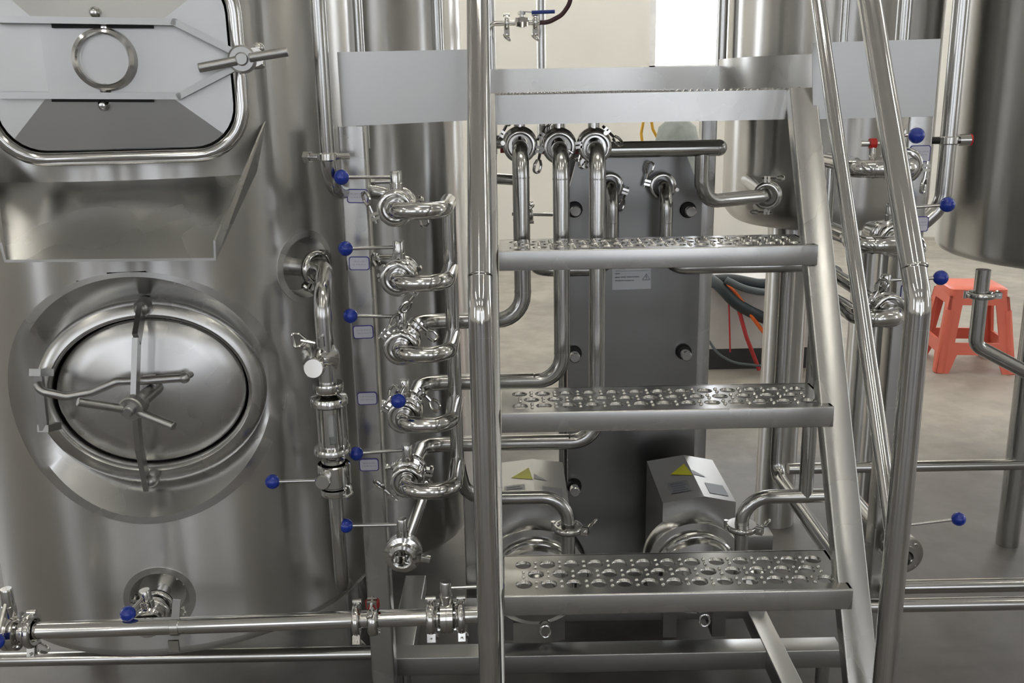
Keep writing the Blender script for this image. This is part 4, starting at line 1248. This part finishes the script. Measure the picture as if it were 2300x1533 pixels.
# ================================================================ right valve bank
YV2, YF2, YM2 = 1.78, 1.69, 1.93
RV = [  # valve x, run y, left x of run, knob px, label, bolt
    (2052, 378, 1862, (2058, 307), 'topmost blue-knobbed valve of the right bank, behind the handrail', (1, 0, -.1)),
    (2030, 549, 1880, (2127, 462), 'second blue-knobbed valve of the right bank, lever pointing right', (1, 0, .5)),
    (2016, 714, 1893, (2112, 626), 'third blue-knobbed valve of the right bank, knob in front of the red stool', (-1, 0, .6)),
]
mxr = at(1858, 430, YM2).x
mr_ = thing('valve_manifold', 'right-hand manifold pipe with three curved loops behind the stair stringer', 'pipe', (mxr, YM2, .6))
cR = []
for i, (vx, ry, lx, kn, lab, bd) in enumerate(RV):
    z = at(vx, ry, YF2).z
    xv = at(vx, ry, YF2 + .02).x
    xl_ = at(lx, ry, YF2).x
    c = V((xv, YV2, z)); cR.append(c)
    MB().pipe([(xv, YV2 - .028, z), (xv, YF2, z), (xl_ + .03, YF2, z), (mxr, YF2 + .10, z), (mxr, YM2, z)], .0158, [.045, .09, .05], 24).build('branch_loop', 'polished_steel', mr_)
    kp = at(kn[0], kn[1], YV2 - (.05 if i == 0 else .01))
    sc = c + V((0, 0, .031 * .72 + .040 * .72))
    d = kp - sc
    valve(lab, c, lever=d, reach=d.length - .0135 * .75, R=.034, neck=.040, port=.0158, knob_r=.0142)
    clampring(mr_, (xv, YV2 - .030, z), (0, 1, 0), .0225, bd, loop=.017)
    MB().ring(((xv + xl_) / 2, YF2, z), (1, 0, 0), .014, .0164, .002, 22).build('weld_seam', 'polished_steel', mr_)
MB().tube([(mxr, YM2, cR[0].z), (mxr, YM2, cR[2].z - .02)], .0150, 22).build('riser', 'pipe_steel', mr_)
# sample cock with red washer on the top loop
q = at(1960, 322, 1.80)
sp = thing('sample_cock', 'small nipple with red ring above the topmost right loop', 'fitting', q - V((0, 0, .02)))
MB().rod(q + V((-.022, 0, 0)), q + V((-.006, 0, 0)), .0055, 12).rod(q + V((-.008, 0, 0)), q + V((.020, 0, 0)), .0035, 10).rod(q + V((.0, 0, 0)), q + V((.002, 0, -.05)), .006, 10).build('nipple', 'polished_steel', sp)
MB().rod(q + V((-.006, 0, 0)), q + V((.006, 0, 0)), .0095, 16).build('ring', 'bright_red', sp)
# dark pipe behind the lowest loop
pipe_thing('return_pipe', 'dark pipe sloping behind the lowest right loop', [at(1868, 612, 1.98), at(1930, 652, 1.84), at(1972, 690, 1.82)], .0135, .05)
PLR = 1.8495
plate_label('white label with blue border below the topmost right blue knob', 2066, 345, PLR, w=.040, h=.032, seed=8, tilt=.0)
plate_label('white label with blue border half hidden by the handrail, near the second right knob', 2062, 503, PLR, w=.040, h=.030, seed=9)
plate_label('white label with blue border half hidden by the handrail, near the third right knob', 2045, 655, PLR, w=.040, h=.030, seed=10)

# vertical pipe beside the right vessel
yr = 1.92
xr_ = at(2130, 315, yr).x
zel = at(2120, 462, yr).z
t = thing('supply_pipe', 'vertical steel pipe with bracket band left of the right picture-edge vessel', 'pipe', (xr_, yr, zel))
MB().pipe([(xr_, yr, 2.3), (xr_, yr, zel), (at(2060, 512, yr).x, yr, at(2060, 512, yr).z), (cR[1].x, yr, cR[1].z), (cR[1].x, YV2 + .034, cR[1].z)], .0158, .06, 24).build('tube', 'pipe_steel', t)
zc = at(2130, 315, yr).z
MB().ring((xr_, yr, zc), (0, 0, 1), .0158, .019, .016, 24, .002).build('bracket_band', 'polished_steel', t)
MB().rod((xr_ + .016, yr, zc), (xr_ + .026, yr, zc), .006, 12).rod((xr_ + .020, yr, zc), (xr_ + .042, yr, zc), .0115, 16).build('bracket_bolt', 'polished_steel', t)
MB().rod((xr_ + .042, yr, zc), (xr_ + .045, yr, zc), .0118, 16).build('red_washer', 'bright_red', t)
MB().rod((xr_ - .035, yr + .01, zc), (xr_ - .014, yr, zc), .007, 12).build('bracket_lug', 'black_rubber', t)
# thin pipes in front of the right vessel's upper shell
for a, yy, r, lab in (((1893, 0, 91), 2.20, .009, 'thin vertical pipe rising behind the right toe board, near the thin rail'),):
    p0, p1 = at(a[0], a[1], yy), at(a[0], a[2] + 10, yy)
    pipe_thing('thin_pipe', lab, [(p1.x, yy, 1.21), (p1.x, yy, 2.3)], r)
p0 = at(2028, 60, 2.18); pipe_thing('thin_pipe', 'vertical pipe rising behind the right toe board, right of the thick rail', [(p0.x, 2.18, 1.20), (p0.x, 2.18, 2.3)], .016)
p0 = at(1622, 60, 2.62); pipe_thing('thin_pipe', 'vertical pipe between the window and the right middle vessel', [(p0.x, 2.62, 1.21), (p0.x, 2.62, 2.3)], .014)
p0 = at(802, 60, 1.98); pipe_thing('thin_pipe', 'vertical pipe between the big vessel and the dark vessel', [(p0.x, 1.98, DZ - .1), (p0.x, 1.98, 2.3)], .013)
p0 = at(982, 60, 2.02); pipe_thing('thin_pipe', 'slender vertical pipe in front of the dark vessel, near the left handrail', [(p0.x, 2.02, 1.205), (p0.x, 2.02, 2.3)], .012)

# ---------------------------------------------------------------- drain of the right vessel
yd_ = 2.15
a, b, c = at(2210, 596, yd_), at(2199, 775, yd_), at(2330, 848, yd_)
dp = thing('drain_pipe', 'bent drain pipe under the right vessel, in front of the red stool', 'pipe', b)
MB().pipe([V((a.x, yd_, z4 + .03)), V((a.x, yd_, b.z)), c, c + V((.3, 0, -.14))], .0165, .03, 24).build('tube', 'pipe_steel', dp)
clampring(dp, V((a.x, yd_, z4 - .030)), (0, 0, 1), .022, (1, -.2, 0), loop=.008)
# rightmost knob valve
k = at(2304, 978, 2.0)
valve('valve at the right picture edge with only its blue knob showing', k + V((.16, 0, -.06)), lever=(-1, 0, 0), R=.034, reach=.13, knob_r=.0142)
# floor-level pipes on the right
def hrun(name, label, y, x0, x1, Y, r, **kw):
    p = at(x0, y, Y); q = at(x1, y, Y); q.z = p.z
    return pipe_thing(name, label, [p, q], r, **kw)
hrun('floor_pipe', 'upper of the two horizontal floor pipes at the lower right', 1318, 1985, 2480, 1.86, .0155)
hrun('floor_pipe', 'lower of the two horizontal floor pipes at the lower right', 1360, 1940, 2480, 1.80, .0150)
t = hrun('leg_brace', 'horizontal brace tube between vessel legs at the right', 1052, 1770, 2330, 2.42, .0155)
# pipes running towards the viewer and the valve at their end
z_ = .36
a = atz(1752, 1078, z_); b = atz(1900, 1285, z_)
pipe_thing('suction_pipe', 'pipe coming forward past the right pump behind the stringer', [(a.x, a.y + .03, z_ + .55), (a.x, a.y + .03, z_), b], .0165, .04)
z_ = .40
cV = at(2023, 1240, 1.80)
a = atz(1900, 1100, cV.z)
pipe_thing('suction_pipe', 'pipe coming forward to the valve behind the right handrail foot', [(a.x, a.y + .1, cV.z), (cV.x, 1.87, cV.z), cV + V((0, .03, 0))], .0165, .05)
kp = at(2152, 1173, 1.78); sc = cV + V((0, 0, .034 * .72 + .04 * .72))
valve('valve behind the foot of the right handrail, blue knob low on the right', cV, lever=kp - sc, reach=(kp - sc).length - .0105, R=.043, neck=.042, port=.0165, knob_r=.0142)
tag(MB().tube(fillet([at(1990, 1320, 1.84), at(1984, 1345, 1.84), at(2000, 1358, 1.80)], .02), .008, 12).build('elbow_stub', 'pipe_steel'), 'tiny elbow at the start of the lower right floor pipes', 'pipe')

# ================================================================ red stool
zf = 0.0
ft = atz(2147, 838, 0.0)
Ys = ft.y
sx = at(2182, 640, Ys + .15).x
sy = Ys + .15
Hs = at(2182, 645, sy - .1).z
stl = thing('plastic_stool', 'red plastic stool with cut-out sides under the right vessel', 'stool', (sx, sy, 0))
tw, bw = .125, .170
rz = Matrix.Rotation(radians(-8), 3, 'Z')
def sp3(x, y, z): q = rz @ V((x, y, 0)); return V((sx + q.x, sy + q.y, z))
def ringsq(h, z, r=.03): return [sp3(u, v, z) for u, v in rrect(-h, h, -h, h, r, 4)]
MB().loft([ringsq(tw, Hs - .045), ringsq(tw - .002, Hs - .008), ringsq(tw - .012, Hs), ringsq(.05, Hs - .002), ringsq(.012, Hs - .004, .01)], cap1=True).build('seat', 'red_plastic', stl)
for k in range(4):
    Rk = Matrix.Rotation(k * pi / 2, 3, 'Z')
    def q3(u, d, z):
        p = Rk @ V((u, -d, 0)); return sp3(p.x, p.y, z)
    def wid(z): return tw + (bw - tw) * (1 - z / (Hs - .04))
    th = .012
    side = MB()
    vc, of = [], []
    z1 = Hs - .04
    outer = [(-wid(z1), z1), (wid(z1), z1), (wid(0), 0), (wid(0) - .055, 0), (wid(.09) - .075, .085), (-wid(.09) + .075, .085), (-wid(0) + .055, 0), (-wid(0), 0)]
    hole = [(-.072, Hs * .80), (.072, Hs * .80), (.095, Hs * .36), (-.095, Hs * .36)]
    pts2 = [V(p) for p in outer] + [V(p) for p in hole]
    ov, oe, of_, *_ = delaunay_2d_cdt(pts2, [], [list(range(8)), [8, 9, 10, 11]], 1, 1e-6)
    def openhole(f):
        q = (ov[f[0]] + ov[f[1]] + ov[f[2]]) / 3
        zt_h, zb_h = Hs * .80, Hs * .36
        return zb_h < q.y < zt_h and abs(q.x) < .072 + (.095 - .072) * (zt_h - q.y) / (zt_h - zb_h)
    of_ = [f for f in of_ if not openhole(f)]
    def prof3(p, inn): return q3(p.x, wid(p.y) - inn, p.y)
    n_ = len(ov)
    side.add([prof3(p, 0) for p in ov] + [prof3(p, th) for p in ov], [tuple(f) for f in of_] + [tuple(i + n_ for i in reversed(f)) for f in of_])
    for lp_ in (outer, hole):
        L_ = [V(p) for p in lp_]
        side.loft([[prof3(p, 0) for p in L_], [prof3(p, th) for p in L_]])
    side.build('side_panel', 'red_plastic', stl, 30)
    cnr = MB().tube([q3(wid(Hs * .72) - .012, wid(Hs * .72) - .012, Hs * .74), q3(wid(0) - .02, wid(0) - .02, 0.0)], [.018, .026], 12)
    cnr.build('leg', 'red_plastic', stl)

# ================================================================ background clutter
cb_ = atz(1600, 832, 0.0)
yw = cb_.y
x0_, x1_ = at(1560, 700, yw).x, at(1880, 700, yw).x
zt2, zp = at(1650, 640, yw).z, at(1650, 785, yw).z
cs = thing('equipment_case', 'low white case on a dark plinth behind the heat exchanger', 'case', ((x0_ + x1_) / 2, yw + .3, 0))
MB().beam(((x0_ + x1_) / 2, yw + .02, (zp + zt2) / 2), ((x0_ + x1_) / 2, yw + .6, (zp + zt2) / 2), x1_ - x0_, zt2 - zp, (1, 0, 0), .01).build('body', 'white_paint', cs)
MB().box(((x0_ + x1_) / 2, yw + .3, zp / 2), (x1_ - x0_ - .04, .56, zp)).build('plinth', 'dark_plinth', cs, 0)
yc = yw - .08
def cable(label, pts, r, mat):
    tag(MB().tube(fillet([at(x, y, yc + dy) for x, y, dy in pts], .15, 6), r, 10).build('cable', mat), label, 'cable')
cable('orange cable hanging across the white case', [(1632, 640, .05), (1652, 655, 0), (1685, 705, -.02), (1712, 742, 0), (1730, 760, 0)], .009, 'orange_cable')
cable('red cable hanging steeply down the white case', [(1640, 650, .05), (1658, 690, 0), (1676, 755, -.02), (1705, 830, 0)], .009, 'red_cable')
cable('thick black cable bundle lying on the white case', [(1590, 622, .1), (1620, 645, .0), (1650, 680, -.02), (1690, 702, 0), (1730, 720, 0)], .026, 'dark_cable')
cable('second black cable on top of the white case', [(1590, 632, .1), (1640, 628, .06), (1700, 640, .06), (1790, 640, .06)], .030, 'dark_cable')
cable('grey cable drooping on the top edge of the white case', [(1630, 628, .0), (1670, 648, -.02), (1710, 656, 0), (1780, 652, 0)], .016, 'grey_cable')
cable('thin grey cable looping down to the plinth', [(1592, 765, 0), (1612, 795, -.02), (1650, 815, -.03), (1720, 822, 0)], .006, 'grey_cable')
cable('thin red wire hanging on the left of the white case', [(1636, 668, .02), (1638, 710, 0), (1640, 790, 0)], .004, 'red_cable')
# sack and orange hose seen below the deck
yz = 5.2
q = at(1520, 330, yz)
zt3 = at(1520, 272, yz).z
tag(MB().lathe((q.x, yz, 0), (0, 0, 1), [(0, .0), (.10, .0), (.12, .05), (.125, .5), (.118, .75), (.11, zt3 - .25), (.12, zt3 - .12), (.10, zt3 - .03), (.04, zt3 + .02), (0, zt3 + .02)], 24).build('chemical_drum', 'grey_sack'), 'tall grey-green drum standing far behind the stair', 'drum')
a = [at(x, y, yz + .1) for x, y in ((1446, 340), (1440, 300), (1446, 268), (1462, 262), (1466, 290), (1478, 312), (1490, 330))]
tag(MB().tube(fillet(a, .04), .008, 10).build('orange_hose', 'yellow_hose'), 'looped orange-yellow hose hanging behind the deck', 'hose')
# small clamped valve far behind the leftmost tall pipe
y5 = 2.6
sv = thing('sampling_line', 'thin sampling line with two wing nuts behind the leftmost tall pipe', 'pipe', at(1180, 520, y5))
MB().rod(at(1150, 480, y5), at(1245, 482, y5), .005, 10).build('tube', 'pipe_steel', sv)
clampring(sv, at(1160, 478, y5), (1, 0, 0), .012, (0, 0, -1), loop=.018)
clampring(sv, at(1192, 480, y5), (1, 0, 0), .012, (0, -.2, 1), loop=.018)
p0 = at(1100, 400, 2.5); p1 = at(1180, 405, 2.5)
tag(MB().rod(p0, p1, .0145, 16).build('stub_pipe', 'pipe_steel'), 'blue-grey stub pipe beside the left stringer top', 'pipe')
# vertical pipes and hose valve above the deck
p0 = at(1215, 75, 2.75); pipe_thing('standpipe', 'slim vertical pipe behind the rear toe board', [(p0.x, 2.75, 1.10), (p0.x, 2.75, 2.3)], .013)
p0 = at(1103, 75, 2.62); pipe_thing('standpipe', 'vertical pipe just right of the left handrail top', [(p0.x, 2.62, 1.10), (p0.x, 2.62, 2.3)], .011)
yv_ = 2.55
bv = thing('hose_ball_valve', 'small ball valve with blue lever on a thin pipe above the deck', 'valve', at(1170, 52, yv_))
a, b = at(1098, 53, yv_), at(1212, 50, yv_)
a2 = at(1096, 80, yv_)
MB().pipe([a2, a, b], .0066, .02, 14).build('tube', 'polished_steel', bv)
m1 = at(1172, 50, yv_)
MB().lathe(m1 - V((.018, 0, 0)), (1, 0, 0), [(.007, 0), (.0125, .002), (.0125, .010), (.015, .013), (.015, .024), (.0125, .027), (.0125, .034), (.007, .036)], 6).build('body', 'polished_steel', bv)
MB().rod(m1, m1 + V((0, 0, .028)), .006, 10).rod(m1 + V((0, 0, .018)), m1 + V((0, 0, .026)), .010, 6).build('stem', 'polished_steel', bv)
hs = m1 + V((0, 0, .026))
MB().beam(hs, at(1196, 28, yv_), .010, .003, (0, 1, 0)).build('lever', 'polished_steel', bv)
MB().beam(at(1194, 28, yv_), at(1246, 26, yv_), .012, .009, (0, 1, 0), .004).build('blue_grip', 'blue_handle', bv)
clampring(bv, at(1138, 52, yv_), (1, 0, 0), .009, (0, -.2, -1), loop=.017)
clampring(bv, at(1202, 51, yv_), (1, 0, 0), .009, (0, -.2, -1), loop=.017)
hq = [at(x, y, yv_) for x, y in ((1208, 51), (1232, 50), (1262, 34), (1280, 8), (1286, -40), (1300, -120))]
tag(MB().tube(fillet(hq, .05), .0058, 12).build('hose', 'maroon_hose'), 'dark maroon hose curving up from the blue-handled valve', 'hose')
